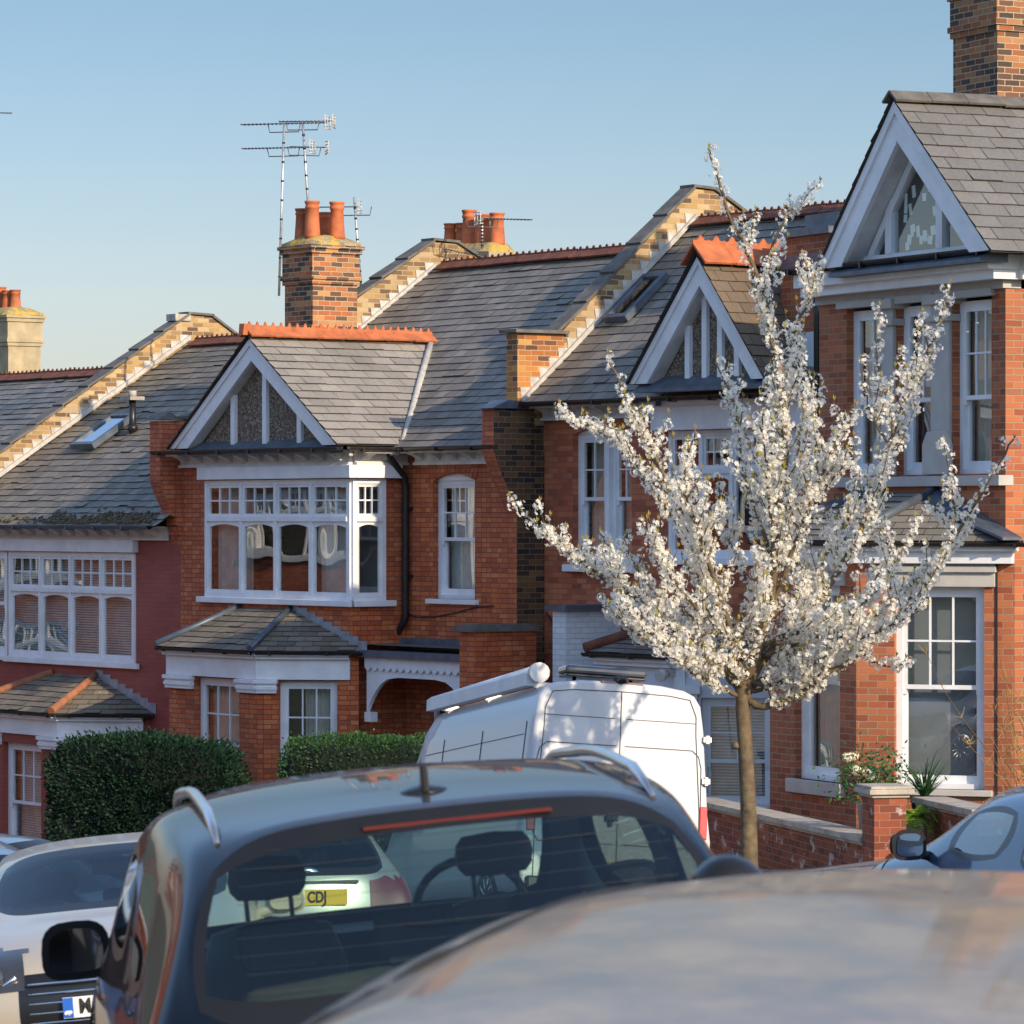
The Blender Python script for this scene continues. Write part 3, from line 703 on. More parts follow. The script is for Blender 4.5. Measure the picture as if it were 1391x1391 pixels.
# front gable
g0=B.L(235,611,-1.31); g1=B.L(465,608,-1.31); ga=B.L(343,460,-1.31); zg=ze+.05
ia,ib,tp=gable(hb,I4,g0[0],g1[0],zg,ga[1],ga[0],-1.34,bw=.27,recess=.20,studs=[B.L(px,570,-1.18)[0] for px in (318,361,408)],studw=.11)
vv=-.35+(zg-ze)/tb; va=-.35+(ga[1]+.02-ze)/tb
mb=MB(); slates(mb,[(g1[0]+.02,-1.42,zg),(g1[0]+.02,vv+.1,zg),(ga[0],va,ga[1]+.05),(ga[0],-1.42,ga[1]+.05)],course=.20,w=.36,thick=.016)
slates(mb,[(g0[0]-.02,vv,zg),(g0[0]-.02,-1.42,zg),(ga[0],-1.42,ga[1]+.05),(ga[0],va,ga[1]+.05)],course=.20,w=.36)
gr=mb.build('gable_roof',[M['slate_clean'],M['under']],hb)
mb=MB(); ridge(mb,(ga[0],-1.44,ga[1]+.14),(ga[0],va,ga[1]+.14),bumps=3,tile=.42,crest=.12); mb.prism([(ga[0]-.06,-1.52,ga[1]+.05),(ga[0]+.06,-1.52,ga[1]+.05),(ga[0]+.07,-1.50,ga[1]+.22),(ga[0]-.07,-1.50,ga[1]+.22)],(0,.14,0)); mb.build('ridge_tiles',M['ridge_new'],gr)
mb=MB(); a=Vector((g1[0]+.02,vv+.05,zg+.03)); b=Vector((ga[0],va,ga[1]+.09)); mb.tube([a,a.lerp(b,.3)+Vector((.0,0,.01)),a.lerp(b,.6),b],[.06,.055,.06,.05],8); mb.build('valley_fillet',M['mortar'],gr)
# party wall on the left (mostly seen beside the chimney) with its end pier above A's roof
yv=-1.36; px0=B.L(213,600,yv)[0]; top=B.L(213,571,yv)[1]; zsl=lambda y:ze+tb*(y+.35)
parapet(hb,xL-.26,xL-.0,[(yv+.36,top),(-.75,top+.02),(Rb,zr+.42),(Rb+.5,zr+.42),(9.6,ze+.5)],[(9.6,1),(V+.6,1),(V+.6,top-1.0),(yv+.36,top-.9)],mat='brick_yellow',flash=(xL,(.5,zsl(.5)+.02),(Rb,zsl(Rb)+.02),1))
mb=MB(); mb.prism([(xL-.27,y,z) for y,z in ((V+.5,top-.01),(yv,top-.01),(yv,top-.95),(yv+.06,top-1.1),(yv+.14,top-1.25),(yv+.22,top-1.4),(yv+.22,top-1.48),(yv+.30,top-1.5),(yv+.30,top-1.62),(yv+.35,top-1.64),(yv+.35,top-1.78),(yv+.39,top-1.8),(yv+.39,top-1.95),(V+.5,top-1.95))],(.285,0,0)); mb.build('pier',M['brick_red'],hb)
mb=MB(); mb.prism([(xL-.32,yv-.08,top+.01),(xL-.32,yv+.36,top+.01),(xL-.32,yv+.14,top+.14)],(.40,0,0)); mb.build('pier_cap',M['coping'],hb)
# its own end pier on the right, corbelled out
pr=B.L(656,555,-.42); pt=pr[1]
mb=MB(); mb.prism([(xR-.26,y,z) for y,z in ((.3,pt),(-.42,pt),(-.42,pt-.6),(-.36,pt-.75),(-.27,pt-.95),(-.16,pt-1.15),(-.06,pt-1.35),(.0,pt-1.5),(.3,pt-1.5))],(.275,0,0)); mb.m[1]=1; mb.m[0]=1; mb.build('pier',[M['brick_red'],M['brick_stock']],hb)
mb=MB(); mb.prism([(xR-.30,-.50,pt+.0),(xR-.30,.6,pt+.0),(xR-.30,.6,pt+.07),(xR-.30,-.2,pt+.12)],(.38,0,0)); mb.build('pier_cap',M['lead_dark'],hb)
# chimney on the left party wall
cv=1.9; ct=B.L(435,334,cv)[1]
chimney(hb,B.L(436,400,cv)[0],cv,ze+1,ct-.02,.80,.86,[(-.2,.22,.46,.12),(-.22,-.22,.5,.12),(.12,-.25,.60,.13),(.22,.16,.60,.13)],label='stock brick chimney with leaning terracotta pots behind the white gable')
# rear chimney beyond the ridge
pz=B.L(645,350,6.5); chimney(hb,pz[0],6.5,zr-1.0,pz[1]+.05,1.75,.7,[(-.72,0,.46,.12),(-.52,.1,.46,.12),(-.16,0,.66,.14),(.24,0,.56,.14),(.64,0,.56,.14)],cor=False,mat='cement_wall',label='low rear chimney with a row of terracotta pots')
# rooflight near the right wall
n=Vector((0,-tb,1)).normalized(); b_=Vector((0,1,tb)).normalized(); q=B.L(778,430,2.6)
rooflight(hb,(xR-.60,2.0,ze+tb*2.35+.02),Vector((1,0,0)),b_,n,.6,.95)
# ---- ground floor bay
P0=(cx_,V-Dp); BX1=frame(cx_,V-Dp,45); BF=frame(0,V-Dp)
def LXb(px,py): return B.LX(px,py,cx_,V-Dp,45)
hd=B.L(290,921,V-Dp)[1]; ht=B.L(290,915,V-Dp)[1]
q0=B.L(265,925,V-Dp)[0]; q1=B.L(325,925,V-Dp)[0]; r0=LXb(379,925)[0]; r1=LXb(458,925)[0]; Lc=Dp*math.sqrt(2)
fl2=fl
mb=MB(BF); wall(mb,fl2,cx_,0,gz_eave-.03,[(q0,q1,.75,hd)],.14); mb.X=BX1; wall(mb,0,Lc,0,gz_eave-.03,[(r0,r1,.75,hd)],.14)
mb.X=frame(fl2-Dp,V,-45); wall(mb,0,Lc,0,gz_eave-.03,[(.35,1.15,.75,hd)],.14)
mb.build('bay_wall',M['brick_red'],hb)
mb=MB(); mb.poly([(fl2-.3,V,0),(cx_+.3,V,0),(cx_+.3,V,gz_eave),(fl2-.3,V,gz_eave)]); mb.build('inner_wall',M['room'],hb)
sash(hb,BF,q0,q1,.75,hd,3,2,dress='curtain_half',mid=.46,glass='glass_flat'); sash(hb,BX1,r0,r1,.75,hd,3,2,dress='curtain_right',mid=.46,glass='glass_flat')
sash(hb,frame(fl2-Dp,V,-45),.35,1.15,.75,hd,3,2,dress=None,mid=.46,glass='glass_flat')
z1=gz_eave-.02; zc=z1-.40; cap=.15
mb=MB(BF)
def bandset(X,a,b,h0,h1):
    mb.X=X
    mb.box(a,b,-.05,-.002,zc,z1-.10); mb.box(a,b,-.12,-.002,z1-.10,z1-.055); mb.box(a,b,-.17,-.002,z1-.055,z1)
bandset(BF,fl2-.02,cx_+.03,0,0); bandset(BX1,-.02,Lc-.12,0,0); bandset(frame(fl2-Dp,V,-45),0,Lc,0,0)
mb.build('entablature',M['white'],hb,bevel=.006)
mb=MB(BF)
def capital(X,a,b,par=None):
    mb=MB(X); mb.box(a,b,-.075,-.002,zc-.20,zc-.002); mb.box(a-.02,b+.02,-.11,-.002,zc-.06,zc-.003); mb.box(a-.01,b+.01,-.095,-.002,zc-.15,zc-.10); mb.build('pier_capital',M['white'],par or hb,bevel=.005)
capital(BF,fl2-.02,q0-.03); capital(BF,q1+.03,cx_+.02); capital(BX1,-.01,r0-.03)
tl=B.L(327,827,V)[0]; tr=B.L(395,827,V)[0]; tz=B.L(360,826,V)[1]; o=.20; ee=z1+.02
pl0=(fl2-Dp-.1,V,ee); pl1=(fl2-.06,V-Dp-o,ee); pr1=(cx_+.10,V-Dp-o,ee); pr0=(cx_+Dp+.22,V,ee)
br=bay_roof(hb,I4,[pl0,pl1,pr1,pr0],[(tl,V,tz),(tr,V,tz)],'slate_brown')
mb=MB(); mb.tube([(pr1[0],pr1[1],ee+.04),(tr,V,tz+.02)],.05,6); mb.tube([(pl1[0],pl1[1],ee+.04),(tl,V,tz+.02)],.05,6); mb.build('hip_roll',M['lead_dark'],br)
mb=MB()
for (A_,B_,s) in (((tr,tz),(pr0[0],ee),1),((tl,tz),(pl0[0],ee),-1)):
    k=9
    for i in range(k):
        x0=A_[0]+(B_[0]-A_[0])*i/k; x1=A_[0]+(B_[0]-A_[0])*(i+1)/k; y0=A_[1]+(B_[1]-A_[1])*i/k; y1=A_[1]+(B_[1]-A_[1])*(i+1)/k
        mb.prism([(x0,V-.012,y0),(x1,V-.012,y1),(x1,V-.012,y0+.09),(x0,V-.012,y0+.09)],(0,.009,0))
    mb.build('flashing',M['lead'],br); mb=MB()
gutter(hb,BF,fl2-.06,cx_+.08,-.19,ee-.01,'black',.045); gutter(hb,BX1,.0,Lc+.1,-.19,ee-.01,'black',.045)
# ---- porch canopy with fretted valance, door and brick pier
pv=V; c0=B.L(495,890,pv)[0]; c1=B.L(632,890,pv)[0]; cz0=B.L(560,905,pv)[1]; cz1=B.L(560,886,pv)[1]
flat_box(hb,'porch_roof',I4,'lead_dark',(c0-.05,c1+.02,pv-.08,-.01,cz1-.10,cz1),(c0+.02,c1,-.35,-.012,cz1,cz1+.16))
mb=MB(frame(0,pv)); k=15; w=(c1-c0)/k
for i in range(k):
    n=5; pts=[(c0+w*i,0,cz1-.10),(c0+w*i,0,cz1-.24)]+[(c0+w*(i+(j+.0)/n),0,cz1-.24-.06*math.sin(math.pi*j/n)) for j in range(1,n)]+[(c0+w*(i+1),0,cz1-.24),(c0+w*(i+1),0,cz1-.10)]
    mb.prism(pts,(0,.03,0))
mb.box(c0,c1,.04,.09,cz0-.18,cz1-.10)
for x0,sg in ((c0,1),(c1,-1)):
    pts=[(x0,.04,cz0-.18)]+[(x0+sg*(.78-.78*t**.7),.04,cz0-.18-.52*t**1.8) for t in (0,.2,.4,.6,.75,.9,1)]; pts=pts[:1]+pts[1:]+[(x0,.04,cz0-.72)]
    mb.prism(pts,(0,.06,0)); mb.box(x0+(0 if sg>0 else -.16),x0+(.16 if sg>0 else 0),.0,.12,cz0-.84,cz0-.70)
mb.build('porch_valance',M['white'],hb)
d0=B.L(588,900,0)[0]; d1=B.L(640,900,0)[0]
mb=MB(MX); mb.box(d0,d0+.08,.02,.12,0,2.35); mb.box(d1-.08,d1,.02,.12,0,2.35); mb.box(d0+.08,d1-.08,.02,.12,2.27,2.35); mb.build('door_frame',M['white'],hb)
dr=flat_box(hb,'door',MX,'trim',(d0+.08,d1-.08,.07,.11,0,2.27),(d0+.18,d0+.42,.05,.069,.3,1.0),(d1-.42,d1-.18,.05,.069,.3,1.0))
q=MB(MX); q.tube([(d1-.16,.03,1.05),(d1-.16,.06,1.05)],.03,8); q.build('door_knob',M['chrome'],dr)
p0=B.L(632,860,V)[0]; p1=B.L(650,860,V)[0]; pzt=B.L(640,858,V)[1]
mb=MB(); mb.box(p0,p1+.08,V-.1,-.005,0,pzt); mb.build('porch_wall',M['brick_red'],hb)
flat_box(hb,'porch_wall_cap',I4,'coping',(p0-.07,p1+.14,V-.18,-.006,pzt+.002,pzt+.06),(p0,p1+.07,V-.1,-.006,pzt+.06,pzt+.10))
mb=MB(MX); pts=[B.L(px,py,-.02) for px,py in ((552,833),(565,838),(590,838),(620,832),(650,824),(670,823))]; mb.tube([(a,-.02,z) for a,z in pts],.010,5); mb.build('cable',M['wire'],hb)
mb=MB(FX); pts=[B.L(px,py,V-.02) for px,py in ((486,828),(500,842),(520,852),(535,856))]
# ---------------- house A: lower house on the left, maroon painted front
ao=B.w(xL+.02,V)
A=House('terraced_house','lower terraced house with maroon painted brick front and patchy slate roof at the left edge','house',ao,53,-4.6,GRP); ha=A.root
zea=A.L(100,713,-.35)[1]; Ra=4.65; ta=.64; zra=zea+ta*(Ra+.35); xAl=-7.15; xAr=-.02
wa=A.L(13.5,749,0); wb=A.L(185,901,0); zta=A.L(100,802,0)[1]; bcx=A.L(80,972,-1.03)[0]; Da=1.03; bze=A.L(80,972,-1.2)[1]
l0=A.L(-45,755,0)[0]
mb=MB(); wall(mb,xAl,xAr,bze-.05,zea,[(wa[0],wb[0],wb[1],wa[1]),(l0,wa[0]-.06,wb[1],wa[1])],.12)
wall(mb,bcx+Da,xAr,0,bze-.05); mb.build('front_wall',M['brick_maroon'],ha)
mb=MB(); mb.poly([(xAl,9.5,0),(xAr,9.5,0),(xAr,9.5,zea),(xAl,9.5,zea)][::-1]); mb.poly([(xAl,0,0),(xAl,9.5,0),(xAl,9.5,zea),(xAl,Ra,zra),(xAl,0,zea)]); mb.poly([(xAr,0,0),(xAr,9.5,0),(xAr,9.5,zea),(xAr,Ra,zra),(xAr,0,zea)]); mb.build('back_wall',M['brick_stock'],ha)
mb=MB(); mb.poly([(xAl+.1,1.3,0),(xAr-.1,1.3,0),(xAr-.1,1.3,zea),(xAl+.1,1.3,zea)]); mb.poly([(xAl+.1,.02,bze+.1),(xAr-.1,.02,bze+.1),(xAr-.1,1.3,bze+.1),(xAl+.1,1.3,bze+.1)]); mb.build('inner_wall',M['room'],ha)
lights(ha,I4,wa[0],wb[0]-.01,wb[1],wa[1],4,zta,inset=-.03,dress='blind',sillx=(.1,.16),label='four-light window with venetian blinds')
sash(ha,I4,l0,wa[0]-.06,wb[1],wa[1],3,2,inset=-.02,dress='blind')
cornice(ha,I4,xAl,xAr-.35,zea-.02)
flat_box(ha,'fascia',I4,'white',(l0-.1,A.L(181,740,-.1)[0],-.12,-.002,wa[1]+.01,zea-.24),bevel=.008)
gutter(ha,I4,xAl,xAr-.22,-.44,zea+.0,'lead_dark',.07)
mb=MB(); slates(mb,[(xAl,-.48,zea-.02),(xAr,-.48,zea-.02),(xAr,Ra,zra),(xAl,Ra,zra)],course=.19,w=.27,rough=.012)
mb.poly([(xAl,Ra,zra),(xAr,Ra,zra),(xAr,9.9,zea),(xAl,9.9,zea)],1); ra=mb.build('roof',[M['slate_brown'],M['under']],ha)
mb=MB(); ridge(mb,(xAl+.2,Ra,zra+.05),(xAr-.2,Ra,zra+.05),bumps=2); mb.build('ridge_tiles',M['ridge'],ra)
mb=MB()
for i in range(260):
    x=U(-3.6,-.3) if i%3 else U(xAl+.2,-.3); y=-.46+abs(random.gauss(0,.12)); mb.prism([(x,y,zea+ta*(y+.48)+.0),(x+U(.03,.1),y,zea+ta*(y+.48)),(x+U(.02,.06),y+U(.03,.08),zea+ta*(y+.48)+.03)],(0,0,U(.015,.04)))
tag(mb.build('moss',M['moss'],ra),kind='stuff')
n=Vector((0,-ta,1)).normalized(); b_=Vector((0,1,ta)).normalized(); q=A.L(155,567,1.9); rooflight(ha,(A.L(142,570,1.9)[0],1.9,zea+ta*2.38+.02),Vector((1,0,0)),b_,n,.75,1.0)
q=A.L(180,588,2.0)[0]; mb=MB(); zq=zea+ta*2.3
mb.tube([(q,2.0,zq-.1),(q,2.0,zq+.62)],.06,10); mb.tube([(q,2.0,zq+.1),(q,2.0,zq+.2)],.09,10); mb.build('vent_pipe',M['black'],ha)
mb=MB(); mb.box(q-.16,q+.16,1.86,2.14,zq+.62,zq+.68); mb.tube([(q,2.0,zq+.68),(q,2.0,zq+.78)],.07,8); mb.build('vent_cowl',M['coping_stone'],ha)
zsl=lambda y:zea+ta*(y+.48)
pw=parapet(ha,xAl-.24,xAl,[(-.5,zsl(-.5)+.35),(Ra,zra+.50),(Ra+.5,zra+.50),(9.6,zea+.5)],[(9.6,0),(.1,0),(0,zea-.5),(-.5,zea-.1)],mat='brick_yellow',flash=(xAl,(-.4,zsl(-.4)+.01),(Ra,zsl(Ra)+.01),1))
flat_box(ha,'vent_grille',I4,'coping_stone',(xAl-.28,xAl+.03,Ra-.3,Ra+.02,zra+.40,zra+.52))
# ground bay of A
hdA=A.L(30,1010,-Da)[1]; AF=frame(0,-Da); AB=frame(bcx,-Da,45); fA=A.L(-10,1010,-Da)[0]-.6
qa0=A.L(4,1010,-Da)[0]; qa1=A.L(56,1010,-Da)[0]; ra0=A.LX(110,1010,bcx,-Da,45)[0]; ra1=A.LX(187,1010,bcx,-Da,45)[0]; LcA=Da*math.sqrt(2)
mb=MB(AF); wall(mb,fA,bcx,0,bze,[(qa0,qa1,.8,hdA)],.14); mb.X=AB; wall(mb,0,LcA,0,bze,[(ra0,ra1,.8,hdA)],.14); mb.X=frame(fA-Da,0,-45); wall(mb,0,LcA,0,bze,[],.14); mb.build('bay_wall',M['brick_maroon'],ha)
sash(ha,AF,qa0,qa1,.8,hdA,3,2,dress='blind',mid=.46,glass='glass_flat'); sash(ha,AB,ra0,ra1,.8,hdA,3,2,dress='shade_up',mid=.46,glass='glass_flat')
z1=bze+.0; zc=z1-.36; mb=MB(AF)
bandset(AF,fA-.02,bcx+.03,0,0); bandset(AB,-.02,LcA-.08,0,0); mb.build('entablature',M['white'],ha,bevel=.006)
capital(AF,qa1+.03,bcx+.02,ha); capital(AB,-.01,ra0-.03,ha); capital(AF,fA,qa0-.03,ha)
tz=A.L(100,917,0)[1]; tl=A.L(72,917,0)[0]; tr=A.L(131,917,0)[0]; ee=z1+.02; o=.2
pl0=(fA-Da-.1,0,ee); pl1=(fA-.06,-Da-o,ee); pr1=(bcx+.1,-Da-o,ee); pr0=(bcx+Da+.22,0,ee)
br=bay_roof(ha,I4,[pl0,pl1,pr1,pr0],[(tl,0,tz),(tr,0,tz)],'slate_brown')
mb=MB(); mb.tube([(pr1[0],pr1[1],ee+.04),(tr,0,tz+.03)],[.068,.06],8); mb.build('hip_tile',M['hip'],br); mb=MB(); mb.tube([(pl1[0],pl1[1],ee+.04),(tl,0,tz+.03)],[.068,.06],8); mb.build('hip_tile',M['hip'],br)
mb=MB()
for i in range(8):
    x0=tr+(pr0[0]-tr)*i/8; x1=tr+(pr0[0]-tr)*(i+1)/8; y0=tz+(ee-tz)*i/8; y1=tz+(ee-tz)*(i+1)/8
    mb.prism([(x0,-.012,y0-.02),(x1,-.012,y1-.02),(x1,-.012,y0+.11),(x0,-.012,y0+.11)],(0,.009,0))
mb.build('flashing',M['lead'],br)
gutter(ha,AF,fA-.06,bcx+.08,-.19,ee-.01,'black',.045); gutter(ha,AB,0,LcA+.1,-.19,ee-.01,'black',.045)
# ---------------- house Z: the next roof down, only roof and chimney seen
zo=A.w(xAl-.24,0); Z=House('terraced_house','furthest downhill terraced house with only its dark roof and rendered chimney showing','house',zo,53,-5.3,GRP); hz=Z.root
zz1=Z.L(60,511,4.65)[1]; zez=zz1-ta*5.0
mb=MB(); slates(mb,[(-7.5,-.4,zez),(0,-.4,zez),(0,4.65,zz1),(-7.5,4.65,zz1)],course=.19,w=.27); mb.poly([(-7.5,4.65,zz1),(0,4.65,zz1),(0,9.9,zez),(-7.5,9.9,zez)],1); rz=mb.build('roof',[M['slate'],M['under']],hz)
mb=MB(); ridge(mb,(-7.5,4.65,zz1+.05),(-.1,4.65,zz1+.05),bumps=2); mb.build('ridge_tiles',M['ridge'],rz)
mb=MB(); wall(mb,-7.5,0,0,zez,[(-5.2,-1.6,3.2,4.7),(-5.2,-3.2,.8,2.4)],.12); mb.X=frame(-7.5,0,90); mb.poly([(0,0,0),(9.5,0,0),(9.5,0,zez),(4.65,0,zz1),(0,0,zez)]); mb.build('front_wall',M['brick_red'],hz)
mb=MB(); mb.poly([(-7.4,1.2,0),(-.1,1.2,0),(-.1,1.2,zez),(-7.4,1.2,zez)]); mb.build('inner_wall',M['room'],hz)
lights(hz,I4,-5.2,-1.6,3.2,4.7,4,4.2); sash(hz,I4,-5.2,-3.2,.8,2.4,3,2)
q=Z.L(14,430,7.2); chimney(hz,q[0],7.2,zz1-1.5,q[1]+.0,1.15,.75,[(-.4,0,.5,.13),(-.12,0,.42,.12),(.12,.05,.42,.12)],cor=True,mat='cement_wall',label='cement rendered chimney with yellow lichen')
# ---------------- house C: partly behind the blossom
co=B.w(xR,.48); C=House('terraced_house','terraced house behind the blossom tree with studded white gable and white rendered bay','house',co,54,-2.9,GRP); hc=C.root
zec=C.L(800,545,-.35)[1]; Rc=2.75; zrc=C.L(972,300,Rc)[1]; tc=(zrc-zec)/(Rc+.35); xCr=C.L(1108,600,0)[0]; xCl=.02
p0=C.L(778,590,0); p1=C.L(858,768,0); cw0=C.L(908,586,0); cw1=C.L(1082,760,0)
bgz=C.L(915,893,-1.1)[1]; bcc=C.L(915,893,-1.1)[0]; cfl=C.L(815,893,-1.1)[0]
mb=MB(); spandrels(mb,p0[0],p1[0],p0[1]-.01,.11); wall(mb,xCl,xCr,0,zec,[(p0[0],p1[0],p1[1],p0[1]+.10),(cw0[0],cw1[0],cw1[1],cw0[1]),(C.L(800,900,0)[0],C.L(800,900,0)[0]+.01,.1,.11)],.14); mb.build('front_wall',M['brick_c'],hc)
mb=MB(); mb.poly([(xCr,0,0),(xCr,7.5,0),(xCr,7.5,zec),(xCr,Rc,zrc),(xCr,0,zec)]); mb.poly([(xCl,7.5,0),(xCr,7.5,0),(xCr,7.5,zec),(xCl,7.5,zec)][::-1]); mb.build('back_wall',M['brick_stock'],hc)
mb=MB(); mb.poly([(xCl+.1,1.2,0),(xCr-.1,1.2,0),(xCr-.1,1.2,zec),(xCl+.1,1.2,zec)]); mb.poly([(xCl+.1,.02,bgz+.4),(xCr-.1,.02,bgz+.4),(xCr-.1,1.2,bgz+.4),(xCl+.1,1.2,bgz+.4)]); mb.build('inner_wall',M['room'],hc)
mid=C.L(822,600,0)[0]
flat_box(hc,'window_head',I4,'white',(p0[0]+.001,p1[0]-.001,.07,.16,p0[1]-.0,p0[1]+.099))
sash(hc,I4,p0[0],mid-.05,p1[1],p0[1],2,2,dress='curtain_half',sill=False,glass='glass_flat'); sash(hc,I4,mid+.05,p1[0],p1[1],p0[1],2,2,dress='curtain_half',sill=False,glass='glass_flat')
flat_box(hc,'mullion',I4,'white',(mid-.05,mid+.05,.03,.2,p1[1],p0[1]+.05)); flat_box(hc,'sill',I4,'white',(p0[0]-.14,p1[0]+.12,-.09,.1,p1[1]-.10,p1[1]),bevel=.006)
arch_ring(hc,I4,p0[0]-.02,p1[0]+.02,p0[1]+.08,.06,.22,mat='brick_c',n=19)
lights(hc,I4,cw0[0],cw1[0],cw1[1],cw0[1],4,cw0[1]-.55,inset=.0,label='wide white window behind the blossom')
cornice(hc,I4,.05,cw0[0]-.15,zec-.02); fa=C.L(888,560,-.12)[0]
flat_box(hc,'fascia',I4,'white',(fa,xCr,-.18,-.002,cw0[1]+.01,zec-.10),(fa-.05,xCr,-.26,-.002,zec-.10,zec-.03),(fa-.05,xCr,-.32,-.002,zec-.03,zec),bevel=.006)
gutter(hc,I4,-.12,xCr,-.44,zec+.02,'gutter_brown',.065)
mb=MB(); slates(mb,[(xCl,-.42,zec),(xCr+.2,-.42,zec),(xCr+.2,Rc,zrc),(xCl,Rc,zrc)],course=.19,w=.27)
mb.poly([(xCl,Rc,zrc),(xCr+.2,Rc,zrc),(xCr+.2,7.9,zec),(xCl,7.9,zec)],1); rc=mb.build('roof',[M['slate'],M['under']],hc)
mb=MB(); ridge(mb,(.1,Rc,zrc+.05),(xCr+.2,Rc,zrc+.05),bumps=2); mb.build('ridge_tiles',M['ridge'],rc)
# gable of C
fr=-.78; c0=C.L(857,522,fr); c1=C.L(1043,520,fr); ca=C.L(950,347,fr); zg=c0[1]
gable(hc,I4,c0[0],c1[0],zg,ca[1],ca[0],fr,bw=.26,recess=.24,studs=[C.L(px,480,fr+.18)[0] for px in (934,957,978,1001)],studw=.10)
va=-.35+(ca[1]+.02-zec)/tc; vv=-.35+(zg-zec)/tc
mb=MB(); slates(mb,[(c1[0]+.02,fr-.08,zg),(c1[0]+.02,vv,zg),(ca[0],va,ca[1]+.05),(ca[0],fr-.08,ca[1]+.05)],course=.19,w=.3)
slates(mb,[(c0[0]-.02,vv,zg),(c0[0]-.02,fr-.08,zg),(ca[0],fr-.08,ca[1]+.05),(ca[0],va,ca[1]+.05)],course=.19,w=.3)
gr=mb.build('gable_roof',[M['slate_warm'],M['under']],hc)
mb=MB(); ridge(mb,(ca[0],fr-.12,ca[1]+.14),(ca[0],va,ca[1]+.14),bumps=2,tile=.5,crest=.13,wing=.26,drop=.26); mb.build('ridge_tiles',M['ridge_new'],gr)
mb=MB(); mb.poly([(c0[0],-.1,zec-.1),(c0[0],fr+.42,zec-.1),(c0[0],fr+.42,zg+.05),(c0[0],-.1,zg+.4)]); mb.build('gable_cheek',M['lead_dark'],gr)
rooflight(hc,(C.L(866,445,1.3)[0],1.3,zec+tc*1.7+.02),Vector((1,0,0)),Vector((0,1,tc)).normalized(),Vector((0,-tc,1)).normalized(),.55,1.0)
# C's left party wall: tall stepped parapet, lit side
yf=-.46; pt=C.L(702,452,yf)[1]; pb=C.L(704,545,yf)[1]; fy=.72; zs=lambda y:zec+tc*(y+.42)
parapet(hc,-.24,.0,[(yf+.75,pt-.0),(Rc,zrc+.50),(Rc+.4,zrc+.5),(7.6,zec+.5)],[(7.6,0),(0.02,0),(.02,pb-.75),(-.06,pb-.62),(-.06,pb-.52),(-.16,pb-.48),(-.16,pb-.36),(-.28,pb-.28),(-.36,pb-.12),(yf,pb),(yf,pt),],mat='brick_yellow',flash=(0,(-.40,zs(-.40)+.01),(Rc,zs(Rc)+.01),1))
flat_box(hc,'pier',I4,'brick_orange',(-.252,.012,yf-.012,yf+.82,pb-.02,pt-.01))
flat_box(hc,'pier_cap',I4,'coping',(-.33,.09,yf-.09,yf+.86,pt+.002,pt+.05))
# C ground floor: white rendered bay, painted pier
wz=C.L(790,828,-.5)[1]; wx=C.L(783,880,-.55)[0]
mb=MB(); mb.box(wx,wx+.30,-.96,-.004,0,wz); mb.box(wx+.30,wx+.9,-.04,-.004,0,wz-.3); mb.build('painted_pier',M['brick_white'],hc)
flat_box(hc,'pier_cap',I4,'lead_dark',(wx-.07,wx+.40,-1.04,-.006,wz,wz+.07))
Dc=1.1; CB=frame(bcc,-Dc,45); CF=frame(0,-Dc); cw=C.LX(952,950,bcc,-Dc,45)[0]; cwe=C.LX(1050,950,bcc,-Dc,45)[0]; LcC=max(Dc*1.414,cwe+.25); chd=C.LX(990,948,bcc,-Dc,45)[1]; czb=C.LX(990,1098,bcc,-Dc,45)[1]
mb=MB(CF); wall(mb,cfl,bcc,0,bgz,[],.1); mb.X=CB; wall(mb,0,LcC,0,bgz,[(cw,cwe,czb,chd)],.12); mb.X=frame(cfl-.9,-.2,-45); wall(mb,0,1.272,0,bgz); mb.build('bay_wall',M['render_white'],hc)
mb=MB(CF); z1=bgz; mb.box(cfl-.02,bcc+.02,-.1,-.002,z1-.14,z1-.08); mb.box(cfl-.02,bcc+.04,-.16,-.002,z1-.08,z1); mb.X=CB; mb.box(0,LcC,-.1,-.002,z1-.14,z1-.08); mb.box(-.02,LcC,-.16,-.002,z1-.08,z1)
mb.box(cw-.22,cw-.04,-.07,-.002,0,chd+.05); mb.box(cw-.26,cw-.0,-.12,-.002,chd+.05,chd+.16); mb.box(.0,.16,-.05,-.002,0,z1-.14); mb.build('entablature',M['white'],hc,bevel=.005)
sash(hc,CB,cw,cwe,czb,chd,2,2,dress='blind',mid=.42,glass='glass_flat')
tzc=C.L(960,845,0)[1]; ee=z1+.03
pl0=(cfl-1.1,0,ee); pl1=(cfl-.08,-Dc-.2,ee); pr1=(bcc+.1,-Dc-.2,ee); pr0=(bcc+LcC*.72+.2,0,ee)
br=bay_roof(hc,I4,[pl0,pl1,pr1,pr0],[(cfl+.35,0,tzc),(bcc-.2,0,tzc)],'slate')
mb=MB(); mb.tube([(pr1[0],pr1[1],ee+.05),(bcc-.2,0,tzc+.04)],.075,8); mb.tube([(pl1[0],pl1[1],ee+.05),(cfl+.35,0,tzc+.04)],.075,8); mb.build('hip_tile',M['ridge'],br)
gutter(hc,CF,cfl-.1,bcc+.08,-.2,ee-.01,'gutter_brown',.055); gutter(hc,CB,0,LcC,-.2,ee-.01,'gutter_brown',.055)
fl_=C.L(905,915,-Dc-.2); mb=MB(CF); q=C.L(906,914,-Dc-.12); mb.tube([(q[0],-.12,q[1]),(q[0]+.02,-.26,q[1]-.04)],[.06,.09],10); mb.box(q[0]-.05,q[0]+.05,-.12,-.0,q[1]-.05,q[1]+.05); mb.build('flood_lamp',M['plastic_white'],hc)
